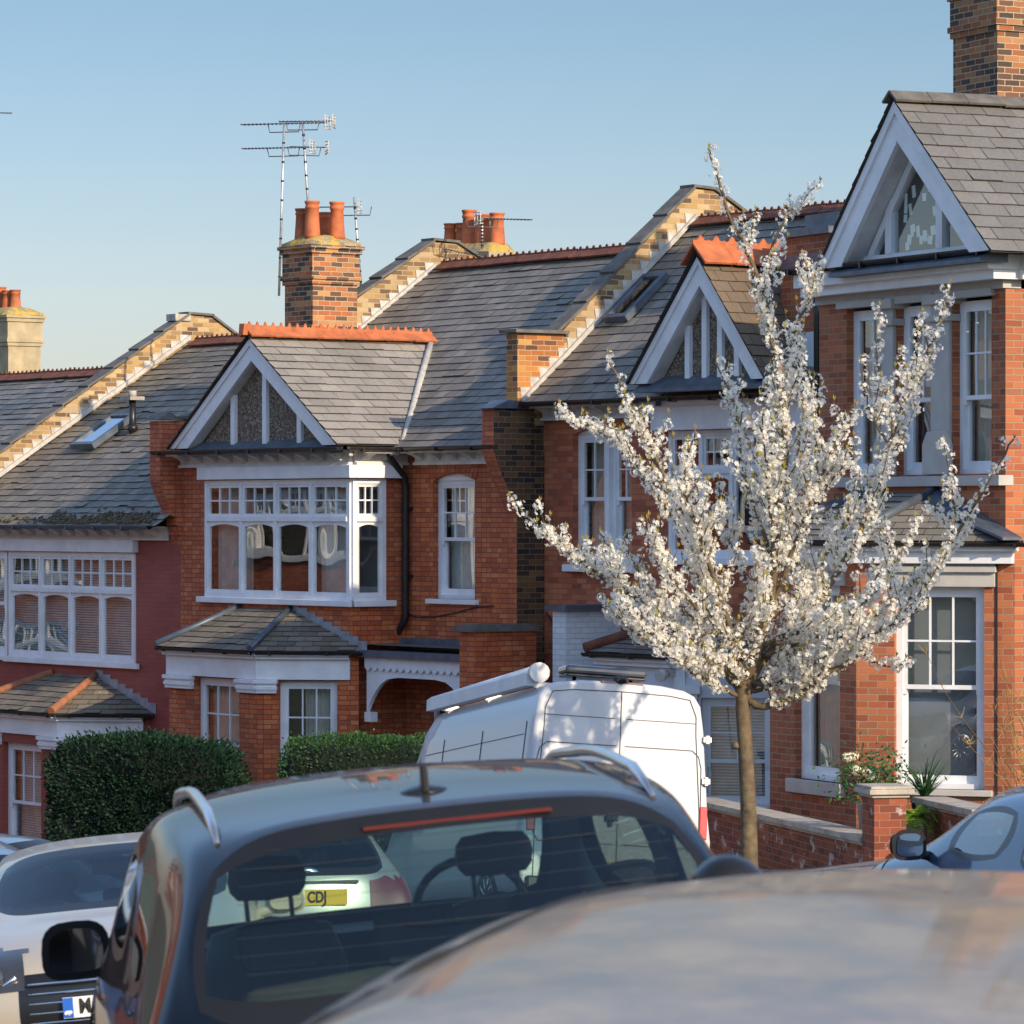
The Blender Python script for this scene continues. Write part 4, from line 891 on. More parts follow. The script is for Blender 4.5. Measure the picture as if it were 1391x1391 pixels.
mb=MB(); pts=[C.L(px,py,-.02) for px,py in ((742,832),(760,858),(775,866),(782,868))]; mb.tube([(a,-.02,z) for a,z in pts],.010,5); mb.build('cable',M['wire'],hc)
# ---------------- house D: right hand house
D=House('terraced_house','large red brick house at the right with stone window surrounds and a glazed white gable','house',org_at(1113,48.2),64,-2.05,GRP); hd_=D.root
xd=D.L(1366,400,0)[0]; zed=D.L(1250,352,-.5)[1]; Dd=1.25; dcx=D.L(1163,900,-Dd)[0]; dfl=D.L(1060,900,-Dd)[0]-.25
wins=[D.L(a,500,0)[0] for a in (1150,1200,1218,1267,1294,1347)]; dz1=D.L(1240,415,0)[1]; dz0=D.L(1240,645,0)[1]
zft=D.L(1150,386,0)[1]; zfb=D.L(1150,412,0)[1]; gzd=D.L(1300,742,-Dd*.5)[1]
DX=I4
mb=MB(); wall(mb,0,xd,0,zfb,[(wins[0],wins[1],dz0,zfb-.0001),(wins[2],wins[3],dz0,zfb-.0001),(wins[4],wins[5],dz0,zfb-.0001)],.12); mb.X=frame(xd,0,90); wall(mb,0,9,0,zfb,[],.1)
mb.X=I4; mb.poly([(0,0,0),(0,9,0),(0,9,zed),(0,0,zed)]); mb.poly([(0,9,0),(xd,9,0),(xd,9,zed+1.5),(0,9,zed+1.5)][::-1]); mb.build('front_wall',M['brick_d'],hd_)
mb=MB(); mb.poly([(.1,1.2,0),(xd-.1,1.2,0),(xd-.1,1.2,zed),(.1,1.2,zed)]); mb.poly([(.1,.02,gzd+.4),(xd-.1,.02,gzd+.4),(xd-.1,1.2,gzd+.4),(.1,1.2,gzd+.4)]); mb.poly([(.1,.3,zed),(xd-.1,.3,zed),(xd-.1,6,zed),(.1,6,zed)]); mb.build('inner_wall',M['room'],hd_)
for i in range(3):
    sash(hd_,I4,wins[2*i],wins[2*i+1],dz0,dz1,2 if i<2 else 3,2,inset=.10,dress=('curtain_half','shade_up','curtain_half')[i],sill=False,mid=.44,glass='glass_flat')
mb=MB(); mb.box(-.02,xd+.02,-.05,.2,zfb,zft); mb.box(-.05,xd+.05,-.12,.2,zft,zed-.28)
for a,b in ((wins[1]+.02,wins[2]-.02),(wins[3]+.02,wins[4]-.02)):
    mb.box(a,b,-.045,.16,dz0-.02,zfb-.001); mb.box(a-.05,b+.05,-.09,.16,zfb-.32,zfb-.24); mb.box(a-.08,b+.08,-.12,.16,zfb-.12,zfb-.002); mb.prism([(a-.10,-.1,dz0),(b+.10,-.1,dz0),(b+.10,-.1,dz0+.35),(b+.0,-.1,dz0+.5),(a-.0,-.1,dz0+.5),(a-.10,-.1,dz0+.35)],(0,.05,0))
for i in range(3): mb.box(wins[2*i]-.14,wins[2*i+1]+.08,-.075,.02,dz1+.03,dz1+.12)
mb.box(wins[0]-.22,wins[5]+.3,-.10,.1,dz0-.14,dz0-.021); mb.build('stone_surround',M['stone'],hd_,bevel=.006)
flat_box(hd_,'fascia',I4,'white',(-.05,xd+.16,-.34,0.1,zed-.17,zed-.0),(-.05,xd+.12,-.24,.1,zed-.279,zed-.17),(xd+.0,xd+.34,-.0+.101,6,zed-.17,zed-.0),(xd+.0,xd+.2,.101,6,zed-.279,zed-.17),(xd+.001,xd+.1,.201,6,zfb+.1,zed-.279),bevel=.006)
gutter(hd_,I4,-.15,xd+.35,-.42,zed+.06,'black',.065); gutter(hd_,frame(xd,0,90),-.4,6,-.40,zed+.06,'black',.065)
fr=-.5; e0=D.L(1115,367,fr); e1=D.L(1350,337,fr); ea=D.L(1217,137,fr); zg=(e0[1]+e1[1])/2
ia,ib,tp=gable(hd_,I4,e0[0],e1[0],zg,ea[1],ea[0],fr,bw=.34,recess=.36,infill=None,thick=.06)
# glazed gable window, three panes
mb=MB(); g=MB(); bk=fr+.27; F=.10
xc=ea[0]; s0_=xc-.60; s1_=xc+.52; za=lambda x:zg+(tp-zg)*((x-ia)/(xc-ia) if x<xc else (ib-x)/(ib-xc))-.02
zb=zg+.12; 
mb.box(ia+.02,ib-.02,bk,bk+.09,zg-.02,zb)
for x in (s0_,s1_): mb.prism([(x-.07,bk-.01,zb),(x+.07,bk-.01,zb),(x+.07,bk-.01,za(x+.07)),(x-.07,bk-.01,za(x-.07))],(0,.1,0))
for (P,Q) in (((ia+.05,zg),(xc,tp)),((ib-.05,zg),(xc,tp))):
    d=Vector((Q[0]-P[0],0,Q[1]-P[1])).normalized(); nn=Vector((d.z,0,-d.x)); nn=-nn if nn.z>0 else nn
    a=Vector((P[0],bk+.001,P[1])); b=Vector((Q[0],bk+.001,Q[1])); mb.prism([a,b,b+nn*.10,a+nn*.10],(0,.085,0))
gw=mb.build('gable_window',M['white'],hd_)
g.poly([(ia,bk+.045,zb),(ib,bk+.045,zb),(xc,bk+.045,tp)]); g.build('pane',M['glass_flat'],gw)
mb=MB()
for i in range(22):
    x=U(xc-.34,xc+.34); z=U(zb+.06,tp-.42); 
    if z>za(x)-.2: continue
    w_,h_=U(.06,.11),U(.08,.15); r=U(-.25,.25); c_,s_=math.cos(r),math.sin(r)
    mb.poly([(x+a*c_-b*s_,bk+.052+i*.0004,z+a*s_+b*c_) for a,b in ((-w_/2,-h_/2),(w_/2,-h_/2),(w_/2,h_/2),(-w_/2,h_/2))])
mb.build('paper_notes',M['paper'],gw)
mb=MB(); dd=8.0
slates(mb,[(e1[0]+.03,fr-.06,zg-.02),(e1[0]+.03,dd,zg-.02),(ea[0],dd,ea[1]+.05),(ea[0],fr-.06,ea[1]+.05)],course=.215,w=.40,thick=.014)
slates(mb,[(e0[0]-.03,dd,zg-.02),(e0[0]-.03,fr-.06,zg-.02),(ea[0],fr-.06,ea[1]+.05),(ea[0],dd,ea[1]+.05)],course=.215,w=.40,thick=.014)
gr=mb.build('roof',[M['slate_d'],M['under']],hd_)
mb=MB(); ridge(mb,(ea[0],fr-.1,ea[1]+.11),(ea[0],dd,ea[1]+.11),crest=0,tile=.5,wing=.15,drop=.12); mb.build('ridge_tiles',M['coping'],gr)
mb=MB(); mb.poly([(e0[0]+.1,7.9,zg),(e1[0]-.1,7.9,zg),(ea[0],7.9,ea[1])][::-1]); mb.build('gable_wall',M['brick_d'],hd_)
q=D.L(1349,90,3.2); mb=MB()
chimney(hd_,q[0]+.0,3.6,zg+.4,D.L(1349,-6,3.6)[1],1.05,1.35,[(-.2,-.3,.5,.13),(.2,-.3,.5,.13),(-.2,.3,.5,.13),(.2,.3,.5,.13)],label='tall corbelled brick chimney rising out of the top of the frame')
# D ground floor bay
DB=frame(dcx,-Dd,45); DF=frame(0,-Dd); LcD=Dd*1.414; h1=D.L(1110,930,-Dd)[1]
a0,a1=D.L(1079,930,-Dd)[0],D.L(1141,930,-Dd)[0]; b0=D.LX(1215,930,dcx,-Dd,45); b1=D.LX(1337,930,dcx,-Dd,45); ztop=D.LX(1270,797,dcx,-Dd,45)[1]; zbot=D.LX(1270,1072,dcx,-Dd,45)[1]
LcD=max(LcD,b1[0]+.35)
z1=gzd
mb=MB(DF); wall(mb,dfl,dcx,0,z1,[(a0,a1,zbot+.02,ztop)],.14); mb.X=DB; wall(mb,0,LcD,0,z1,[(b0[0],b1[0],zbot,ztop)],.14); mb.X=frame(dfl-Dd,0,-45); wall(mb,0,Dd*1.414,0,z1,[(.4,1.3,.7,2.4)],.14); mb.build('bay_wall',M['brick_d'],hd_)
mb=MB(); mb.poly([(dfl-.2,-.1,0),(dcx+1.2,-.1,0),(dcx+1.2,-.1,z1),(dfl-.2,-.1,z1)]); mb.build('inner_wall',M['room'],hd_)
sash(hd_,DF,a0,a1,zbot+.02,ztop,3,2,dress='curtain_half',sill=True,sillmat='stone',mid=.62,siz=.16); sash(hd_,DB,b0[0],b1[0],zbot,ztop,3,2,dress='shade',mid=.5,sillmat='stone',glass='glass_flat',label='tall sash window with grey blind')
mb=MB(DF); mb.box(dfl,dcx+.02,-.14,-.002,z1-.2,z1-.06); mb.box(dfl,dcx+.05,-.22,-.002,z1-.06,z1+.03); mb.X=DB; mb.box(0,LcD-.0,-.14,-.002,z1-.2,z1-.06); mb.box(-.02,LcD+.05,-.22,-.002,z1-.06,z1+.03); mb.build('entablature',M['white'],hd_,bevel=.006)
mb=MB(DB); mb.box(b0[0]-.15,b1[0]+.13,-.04,.1,ztop+.0,z1-.201); mb.box(b0[0]-.15,b1[0]+.15,-.09,.1,z1-.30,z1-.23); mb.X=DF; mb.box(a0-.13,a1+.13,-.04,.1,ztop,z1-.201); mb.box(a0-.13,a1+.13,-.09,.1,z1-.30,z1-.23); mb.build('lintel',M['stone'],hd_,bevel=.006)
tzd=D.L(1240,668,0)[1]; ee=z1+.05; tl,tr=dfl+.35,dcx-.25
pl0=(dfl-Dd,0,ee); pl1=(dfl-.1,-Dd-.25,ee); pr1=(dcx+.12,-Dd-.25,ee); pr0=(dcx+LcD*.72+.25,0,ee)
br=bay_roof(hd_,I4,[pl0,pl1,pr1,pr0],[(tl,0,tzd),(tr,0,tzd)],'slate')
mb=MB(); mb.tube([(pr1[0],pr1[1],ee+.04),(tr,0,tzd+.03)],.06,8); mb.tube([(pl1[0],pl1[1],ee+.04),(tl,0,tzd+.03)],.06,8); mb.prism([(tr-.1,-.02,tzd+.05),(pr0[0],-.02,ee+.02),(pr0[0],-.28,ee+.02),(tr+.0,-.3,tzd-.12)],(0,0,.03)); mb.build('lead_flashing',M['lead_dark'],br)
gutter(hd_,DF,dfl,dcx+.1,-.27,ee-.01,'black',.05); gutter(hd_,DB,0,LcD+.2,-.27,ee-.01,'black',.05)
# wall between C and D, its downpipe
v_=1.3; k0=D.L(1060,600,v_)[0]; k1=D.L(1113,600,v_)[0]+.3; ktop=D.L(1085,322,v_)[1]; kw=D.L(1085,452,v_)[1]; kb=D.L(1085,792,v_)[1]
mb=MB(); mb.box(k0,k1,v_,v_+1.2,0,kb); mb.build('party_wall',M['brick_d'],hd_); mb=MB(); mb.box(k0,k1,v_,v_+1.2,kw,ktop); mb.build('party_wall',M['brick_d'],hd_)
flat_box(hd_,'rendered_panel',I4,'render_white',(k0-.015,k1,v_-.015,v_+1.2,kb+.001,kw-.001))
flat_box(hd_,'party_wall_cap',I4,'lead_dark',(k0-.06,k1+.05,v_-.07,v_+1.3,ktop+.001,ktop+.09),(k0+.12,k1-.0,v_-.06,v_-.005,ktop-.45,ktop-.24),(k0+.3,k1,v_+.2,v_+1.2,ktop+.09,ktop+.3))
dq=D.L(1109,500,v_-.12)[0]; mb=MB(); mb.tube([(dq,v_-.12,zed-.1),(dq,v_-.10,zed-.4),(dq+.03,v_-.10,0)],.055,10); 
for z in (zed-1.2,zed-2.4,zed-3.6): mb.box(dq-.07,dq+.10,v_-.1,v_,z,z+.05)
mb.build('downpipe',M['black'],hd_)
# ================================================================== ground
ANCH=[(0,0,0),(1.2,7.5,-.60),(-.2,11.5,-.90),(-2.2,18.5,-1.42),(-4.5,27,-1.9),(4.2,24,-1.55),(-2,34,-2.15),(1.3,43,-2.72),(.4,47,-2.9),(2.3,37,-2.0),(5,45,-2.05),(4.5,38,-1.7),(2.4,52,-2.8),(-2.5,57,-3.25),(-6,61,-3.7),(-9,66,-4.5),(-12,58,-4.2),(-14,75,-5.4),(15,40,-1.0),(12,15,-.4),(-12,10,-1.2),(-14,30,-2.6),(0,-30,1.5),(30,30,.6),(30,80,-1),(-30,50,-4.5),(-35,90,-7),(0,100,-5),(40,-20,3),(-30,-20,.5)]
_P=np.array(ANCH,float)
def _phi(r): return r
_n=len(_P); _A=np.zeros((_n+3,_n+3)); 
for i in range(_n): _A[i,:_n]=_phi(np.hypot(_P[:,0]-_P[i,0],_P[:,1]-_P[i,1])); 
_A[:_n,_n]=1;_A[:_n,_n+1]=_P[:,0];_A[:_n,_n+2]=_P[:,1];_A[_n:,:_n]=_A[:_n,_n:].T
_W=np.linalg.solve(_A,np.concatenate([_P[:,2],[0,0,0]]))
def gz(x,y):
    return float((_W[:_n]*_phi(np.hypot(_P[:,0]-x,_P[:,1]-y))).sum()+_W[_n]+_W[_n+1]*x+_W[_n+2]*y)
def far(x,y):
    d=max(0,math.hypot(x,y-30)-110); return gz(x,y) if d==0 else gz(x*(1-d/math.hypot(x,y-30)),30+(y-30)*(1-d/math.hypot(x,y-30)))-d*.01
mb=MB(); xs=[-1500,-900,-500,-300,-200,-150]+list(range(-120,121,4))+[150,200,300,500,900,1500]; ys=[-1500,-900,-500,-250,-150]+list(range(-90,151,4))+[180,250,400,700,1200,2500]
idx=[[mb.pts([(x,y,far(x,y)-.03)]) for x in xs] for y in ys]
for j in range(len(ys)-1):
    for i in range(len(xs)-1): mb.face((idx[j][i],idx[j][i+1],idx[j+1][i+1],idx[j+1][i]),0,.5,True)
tag(mb.build('ground',M['ground'],uv=False),kind='structure')
CEN=[(3,-40),(2.2,-20),(1.6,0),(1.1,12),(.4,24),(-1.0,35),(-2.9,44),(-6.2,54),(-11,64),(-18,76),(-30,95)]
def cen(s):
    i=min(len(CEN)-2,max(0,int(s))); t=s-i
    p=[Vector(CEN[max(0,min(len(CEN)-1,i+k))]) for k in (-1,0,1,2)]
    v=.5*((2*p[1])+(p[2]-p[0])*t+(2*p[0]-5*p[1]+4*p[2]-p[3])*t*t+(3*p[1]-p[0]-3*p[2]+p[3])*t**3)
    return v
def strip(name,o0,o1,dz,mat,cat=None,thick=0,s0=0,s1=10,k=160):
    mb=MB(); rows=[]
    for i in range(k+1):
        s=s0+(s1-s0)*i/k; c=cen(s); d=(cen(s+.02)-cen(s-.02)).normalized(); nr=Vector((d.y,-d.x)); row=[]
        for o in (o0,(o0+o1)/2,o1):
            q=c+nr*o; row.append((q.x,q.y,gz(q.x,q.y)+dz))
        rows.append(mb.pts(row)) 
    for a,b in zip(rows,rows[1:]):
        for j in (0,1): mb.face((a+j,a+j+1,b+j+1,b+j),0,.5,True)
    if thick:
        for a,b,ra,rb in [(rows[i],rows[i+1],i,i+1) for i in range(k)]:
            for j in (0,2):
                A_=mb.v[a+j];B_=mb.v[b+j]; n=mb.pts([A_,B_,(B_[0],B_[1],B_[2]-thick),(A_[0],A_[1],A_[2]-thick)]); mb.face((n,n+1,n+2,n+3))
    return tag(mb.build(name,M[mat]),kind='structure')
strip('road',-4.4,4.6,.004,'asphalt')
strip('kerb',4.6,4.75,.125,'kerb',thick=.2); strip('kerb',-4.55,-4.4,.125,'kerb',thick=.2)
strip('pavement',4.75,7.0,.12,'paving',thick=.2); strip('pavement',-6.8,-4.55,.12,'paving',thick=.2)
# dashes down the middle of the road
for i in range(22): strip('road_marking',-.05,.05,.010,'roadline',s0=.3+i*.42,s1=.42+i*.42,k=4)
# ================================================================== blossom tree
def blossom_tree():
    YT=37.0
    root=thing('blossom_tree','young white blossom tree with slender upright branches on the pavement in front of the houses','tree',(at(1017,1200,YT).x,YT,gz(at(1017,1200,YT).x,YT)))
    ox,oy,oz=root.location
    def P(px,py,dy=0): v=at(px,py,YT+dy); return v-Vector((ox,oy,oz))
    base=Vector((0,0,0))
    tr=MB()
    trunk=[base,P(1018,1150),P(1016,1080),P(1012,1010),P(1009,960),P(1012,925)]
    tr.tube([base+Vector((0,0,-.1))]+trunk,[.12,.10,.080,.075,.070,.070,.073],12)
    tr.lathe(P(1000,1018)+Vector((0,0,0)),[(.02,0),(.045,.02),(.03,.07)],8)
    limbs=[ # pixel paths, depth drift at the tip, radius at the base
     ([(1012,930),(1030,880),(1048,800),(1056,700),(1066,600),(1052,480),(1030,380),(990,290),(962,202)],-.2,.052),
     ([(1040,440),(1040,370),(1060,310),(1090,272),(1115,248)],.3,.014),
     ([(1066,600),(1060,520),(1085,440),(1105,390),(1112,345)],.4,.02),
     ([(1012,935),(1050,880),(1110,820),(1160,740),(1195,650),(1215,580),(1240,520),(1268,460),(1290,385)],.6,.038),
     ([(1215,590),(1205,540),(1190,480),(1195,417)],.9,.014),
     ([(1205,600),(1180,550),(1168,490)],.4,.010),
     ([(1013,950),(1040,960),(1090,944),(1110,925),(1170,885),(1240,820),(1290,740),(1340,660),(1376,596)],-.7,.036),
     ([(1300,725),(1295,680),(1282,600)],-.9,.012),
     ([(1300,730),(1275,700),(1262,680)],-.3,.009),
     ([(1170,885),(1200,905),(1236,900)],-.5,.012),
     ([(1045,830),(1080,740),(1110,660),(1135,600),(1160,548)],-.8,.026),
     ([(1100,680),(1140,640),(1152,610)],-.9,.012),
     ([(1010,930),(990,850),(960,790),(930,720),(890,620),(860,560),(824,482)],.5,.034),
     ([(930,720),(880,660),(850,610),(800,580),(755,558)],.2,.018),
     ([(1008,945),(970,890),(910,850),(860,810),(820,785),(780,755),(735,720),(692,676)],-.5,.030),
     ([(870,815),(840,780),(830,750),(815,722)],.4,.012),
     ([(1000,880),(960,760),(940,700),(930,640),(945,582)],-.9,.024),
     ([(1050,760),(1020,680),(1008,620),(1000,560),(972,488)],.9,.020),
     ([(1048,800),(1070,720),(1085,640),(1100,560),(1098,510)],1.0,.020),
     ([(1010,945),(1060,900),(1130,850),(1190,800),(1230,740),(1245,700)],1.1,.028),
     ([(1010,940),(960,900),(900,880),(850,850),(830,820)],.9,.022),
     ([(1010,940),(980,900),(930,900),(880,870)],-1.0,.02),
     ([(1035,880),(1080,860),(1150,870),(1210,850),(1260,820)],-1.2,.022),
     ([(1030,890),(1020,800),(985,720),(975,650)],1.2,.02),
     ([(1040,850),(1110,770),(1150,700),(1165,640)],1.3,.02),
     ([(1020,900),(940,820),(900,760),(880,700)],-1.3,.02),
     ([(1052,760),(1045,680),(1040,620),(1035,560)],-1.1,.016),
     ([(1010,940),(1060,930),(1120,900),(1180,870),(1225,830)],.4,.02),
     ([(1035,890),(1100,870),(1170,850),(1230,800),(1275,770)],-.2,.022),
     ([(1020,930),(1075,925),(1130,880),(1165,830),(1200,770)],-1.3,.02),
     ([(1005,945),(950,920),(900,870),(870,850),(840,800)],-1.2,.02),
     ([(1005,930),(960,870),(920,840),(870,780),(850,740)],1.2,.02),
     ([(1105,650),(1118,620),(1108,560),(1105,510)],-.3,.01),
    ]
    br=MB(); tw=[]
    def smooth(path,k=5):
        out=[]
        for i in range(len(path)-1):
            p=[path[max(0,min(len(path)-1,i+j))] for j in (-1,0,1,2)]
            for q in range(k):
                t=q/k; out.append(.5*((2*p[1])+(p[2]-p[0])*t+(2*p[0]-5*p[1]+4*p[2]-p[3])*t*t+(3*p[1]-p[0]-3*p[2]+p[3])*t**3))
        out.append(path[-1]); return out
    allb=[]
    for path,dy,r in limbs:
        n=len(path); pts=[P(px,py,dy*(i/(n-1))**1.0) for i,(px,py) in enumerate(path)]
        pts=smooth(pts,5); m=len(pts)
        pts=[p+Vector((U(-1,1),U(-1,1),U(-1,1)))*.012 for p in pts]
        br.tube(pts,[r*(1-.85*i/(m-1))+.003 for i in range(m)],7)
        allb.append((pts,r))
    # side twigs
    tws=[]
    for pts,r in allb:
        L=sum((b-a).length for a,b in zip(pts,pts[1:])); k=int(L*11) if r>.015 else int(L*3.0)
        for _ in range(k):
            t=U(.12,.86) if r>.015 else U(.15,.8); i=int(t*(len(pts)-1)); p=pts[i]; d=(pts[min(i+1,len(pts)-1)]-p).normalized()
            a=U(0,2*math.pi); side=Vector((math.cos(a),math.sin(a),0)); dd=(d*.6+side*.75+Vector((0,0,.45))).normalized()
            ln=U(.15,.75)*(1-.55*t)*(1.1 if r>.02 else .7)
            q=[p,p+dd*ln*.35,p+(dd+Vector((0,0,.12))).normalized()*ln*.7,p+(dd+Vector((0,0,.28))).normalized()*ln]
            br.tube(q,[.009,.007,.005,.003],5,caps=False); tws.append(q)
    tk=tr.build('trunk',M['bark'],root); br.build('branches',M['bark'],root)
    # blossom: little five-petal flowers crowded round every twig
    fl=MB(); bd=MB()
    def flower(c,nrm,s):
        nrm=nrm.normalized(); x=nrm.orthogonal().normalized(); y=nrm.cross(x); a0=U(0,6.28); tn=min(1,max(0,random.gauss(.6,.25))); cup=U(.15,.5)
        for k in range(5):
            a=a0+k*1.2566; u=x*math.cos(a)+y*math.sin(a); v=nrm.cross(u)
            p0=c; p1=c+u*s*.55+v*s*.36+nrm*s*cup*.5; p2=c+u*s+v*s*.12+nrm*s*cup; p3=c+u*s-v*s*.14+nrm*s*cup; p4=c+u*s*.55-v*s*.36+nrm*s*cup*.5
            n=len(fl.v); fl.v.extend([tuple(p0),tuple(p1),tuple(p2),tuple(p3),tuple(p4)]); fl.face((n,n+1,n+2,n+3,n+4),0,tn)
        if rnd()<.45:
            n=len(bd.v); q=c+nrm*s*.12; w=s*.22; bd.v.extend([tuple(q+x*w),tuple(q+y*w),tuple(q-x*w),tuple(q-y*w)]); bd.face((n,n+1,n+2,n+3),0,U(0,.7))
    def leaf(c,d,s):
        d=d.normalized(); x=d.orthogonal().normalized(); n=len(bd.v); bd.v.extend([tuple(c),tuple(c+d*s*.5+x*s*.2),tuple(c+d*s),tuple(c+d*s*.5-x*s*.2)]); bd.face((n,n+1,n+2,n+3),0,U(.2,1))
    def along(pts,t0,dens,rad):
        seg=[(a,b,(b-a).length) for a,b in zip(pts,pts[1:])]; L=sum(s[2] for s in seg); acc=0; tgt=L*t0; step=.058
        while tgt<L:
            acc=0
            for a,b,l in seg:
                if acc+l>=tgt: break
                acc+=l
            c=a.lerp(b,min(1,(tgt-acc)/max(l,1e-6))); d=(b-a).normalized()
            if rnd()<.86:
                k=int(dens*U(.6,1.4)); th=U(0,6.28); cc=c+(d.orthogonal().normalized()*math.cos(th)+d.cross(d.orthogonal().normalized())*math.sin(th))*rad*U(.2,.75)
                for _ in range(k):
                    v=Vector((random.gauss(0,1),random.gauss(0,1),random.gauss(0,1))).normalized()
                    flower(cc+v*rad*U(.45,.8),v+Vector((0,0,.1)),U(.016,.024))
                if rnd()<.5: leaf(cc,Vector((U(-1,1),U(-1,1),U(0,1.2))),U(.03,.055))
            tgt+=step*U(.7,1.3)
        leaf(pts[-1],Vector((0,0,1)),.06); leaf(pts[-1],Vector((.5,0,1)),.05)
    for pts,r in allb: along(pts,.30 if r>.03 else (.16 if r>.015 else .08),11,.068)
    for q in tws: along(q,.10,11,.062)
    fl.build('blossom',M['petal'],root,uv=False); bd.build('young_leaves',M['calyx'],root,uv=False)
    print('flower faces',len(fl.f))
blossom_tree()
# ================================================================== hedges, garden wall, pots
def leafy(name,label,cat,c,size,nleaf,mat,s=.05,seed=0,yaw=0.0,round_=.25):
    root=thing(name,label,cat,c,(0,0,yaw)); X,Y,Z=size; core=MB(); lf=MB()
    k=(10,6,8)
    def shape(p):
        # superellipsoid block standing on the ground with soft bumps
        x,y,z=p; e=7.0; r=(abs(x)**e+abs(y)**e+abs(z)**e)**(1/e); x,y,z=x/r,y/r,z/r
        b=1+.035*math.sin(5*x+seed)+.03*math.sin(7*z+2*seed+x*4)+.02*math.sin(17*x+9*z)
        return Vector((x*X/2*b,y*Y/2*b,(z*b+1)*Z/2))
    for j in range(16):
        for i in range(24):
            q=[]
            for di,dj in ((0,0),(1,0),(1,1),(0,1)):
                a=2*math.pi*(i+di)/24; t=math.pi*(j+dj)/16; q.append(shape((math.sin(t)*math.cos(a)+1e-6,math.sin(t)*math.sin(a),math.cos(t)))*.96)
            core.poly(q[::-1])
    core.build('dark_core',M['leaf_core'],root,uv=False)  # solid core, near-black colour standing in for the shade between the leaves
    for _ in range(nleaf):
        v=Vector((random.gauss(0,1),random.gauss(0,1),random.gauss(0,1)))
        m=max(abs(v.x),abs(v.y),abs(v.z)); v=v/m if rnd()<.8 else v.normalized()
        p=shape(v)*(U(.93,1.02) if rnd()>.03 else U(1.0,1.06)); d=(Vector((v.x,v.y,v.z+.3))+Vector((U(-1,1),U(-1,1),U(-1,1)))).normalized(); x=d.orthogonal().normalized()
        x=(x*math.cos(U(0,6))+d.cross(x)*math.sin(U(0,6))).normalized(); ss=s*U(.6,1.3); n=len(lf.v)
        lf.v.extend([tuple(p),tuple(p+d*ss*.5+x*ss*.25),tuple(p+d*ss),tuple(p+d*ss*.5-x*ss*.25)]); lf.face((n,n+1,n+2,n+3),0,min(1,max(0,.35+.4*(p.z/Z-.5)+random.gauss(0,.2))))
    lf.build('leaves',M[mat],root,uv=False); return root
d=55.0; a=at(78,1140,d); b=at(322,1140,d+1.2); zt=at(200,1008,d).z; cx0=(a+b)/2; gg=gz(cx0.x,cx0.y)
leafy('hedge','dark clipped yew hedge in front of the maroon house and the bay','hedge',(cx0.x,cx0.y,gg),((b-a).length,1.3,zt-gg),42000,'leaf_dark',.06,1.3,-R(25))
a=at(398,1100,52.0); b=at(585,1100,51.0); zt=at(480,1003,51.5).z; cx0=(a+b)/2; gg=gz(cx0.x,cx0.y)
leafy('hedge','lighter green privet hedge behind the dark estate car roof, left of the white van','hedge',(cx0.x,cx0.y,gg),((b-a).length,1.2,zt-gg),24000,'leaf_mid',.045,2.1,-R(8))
# small sprig above the hedge
def garden_wall(name,label,p,q,zp,zq,w=.24,cap=True):
    "p,q world xy ends; zp,zq top heights"
    p=Vector(p);q=Vector(q); ang=math.atan2(q.y-p.y,q.x-p.x); L=(q-p).length; g0=min(gz(*p),gz(*q))-.4
    root=thing(name,label,'wall',(p.x,p.y,g0),(0,0,ang))
    mb=MB(); A_=zp-g0; B_=zq-g0
    mb.prism([(0,-w/2,0),(L,-w/2,0),(L,-w/2,B_-.10),(0,-w/2,A_-.10)],(0,w,0)); mb.build('brickwork',M['brick_wall'],root)
    c=MB(); k=max(1,round(L/.62))
    for i in range(k):
        z0_=A_+(B_-A_)*i/k; z1_=A_+(B_-A_)*(i+1)/k; x0=L*i/k+.004; x1=L*(i+1)/k-.004
        for e,h0,h1 in ((.03,-.099,-.065),(.065,-.065,0)):
            c.prism([(x0,-w/2-e,z0_+h0),(x1,-w/2-e,z1_+h0),(x1,-w/2-e,z1_+h1),(x0,-w/2-e,z0_+h1)],(0,w+2*e,0))
    c.build('coping',M['coping_stone'],root,bevel=.008); return root
wl=at(950,1083,47.0); wr=at(1192,1136,40.2)
garden_wall('garden_wall','low red brick garden wall with pale stone coping and white salt stains behind the blossom tree',(wl.x,wl.y),(wr.x,wr.y),wl.z,wr.z)
dirw=(Vector((wr.x,wr.y))-Vector((wl.x,wl.y))).normalized()
pc=Vector((wr.x,wr.y))+dirw*.22; ptz=at(1210,1066,40.0).z; g0=gz(pc.x,pc.y)-.3
pr_=thing('gate_pillar','short red brick gate pillar with square pale stone cap at the end of the garden wall','pillar',(pc.x,pc.y,g0),(0,0,math.atan2(dirw.y,dirw.x)))
mb=MB(); mb.box(-.2,.2,-.17,.17,0,ptz-g0-.12); mb.build('brickwork',M['brick_wall'],pr_)
mb=MB(); mb.box(-.23,.23,-.20,.20,ptz-g0-.119,ptz-g0-.085); mb.box(-.27,.27,-.24,.24,ptz-g0-.084,ptz-g0-.03); mb.box(-.25,.25,-.22,.22,ptz-g0-.03,ptz-g0); mb.build('cap',M['coping_stone'],pr_,bevel=.008)
w2=at(1262,1082,41.5); w3=at(1345,1100,38.8)
garden_wall('garden_wall','short stretch of garden wall with pale coping beyond the gate pillar',(w2.x,w2.y),(w3.x,w3.y),w2.z,w3.z)
w4=at(1150,1150,41.0)
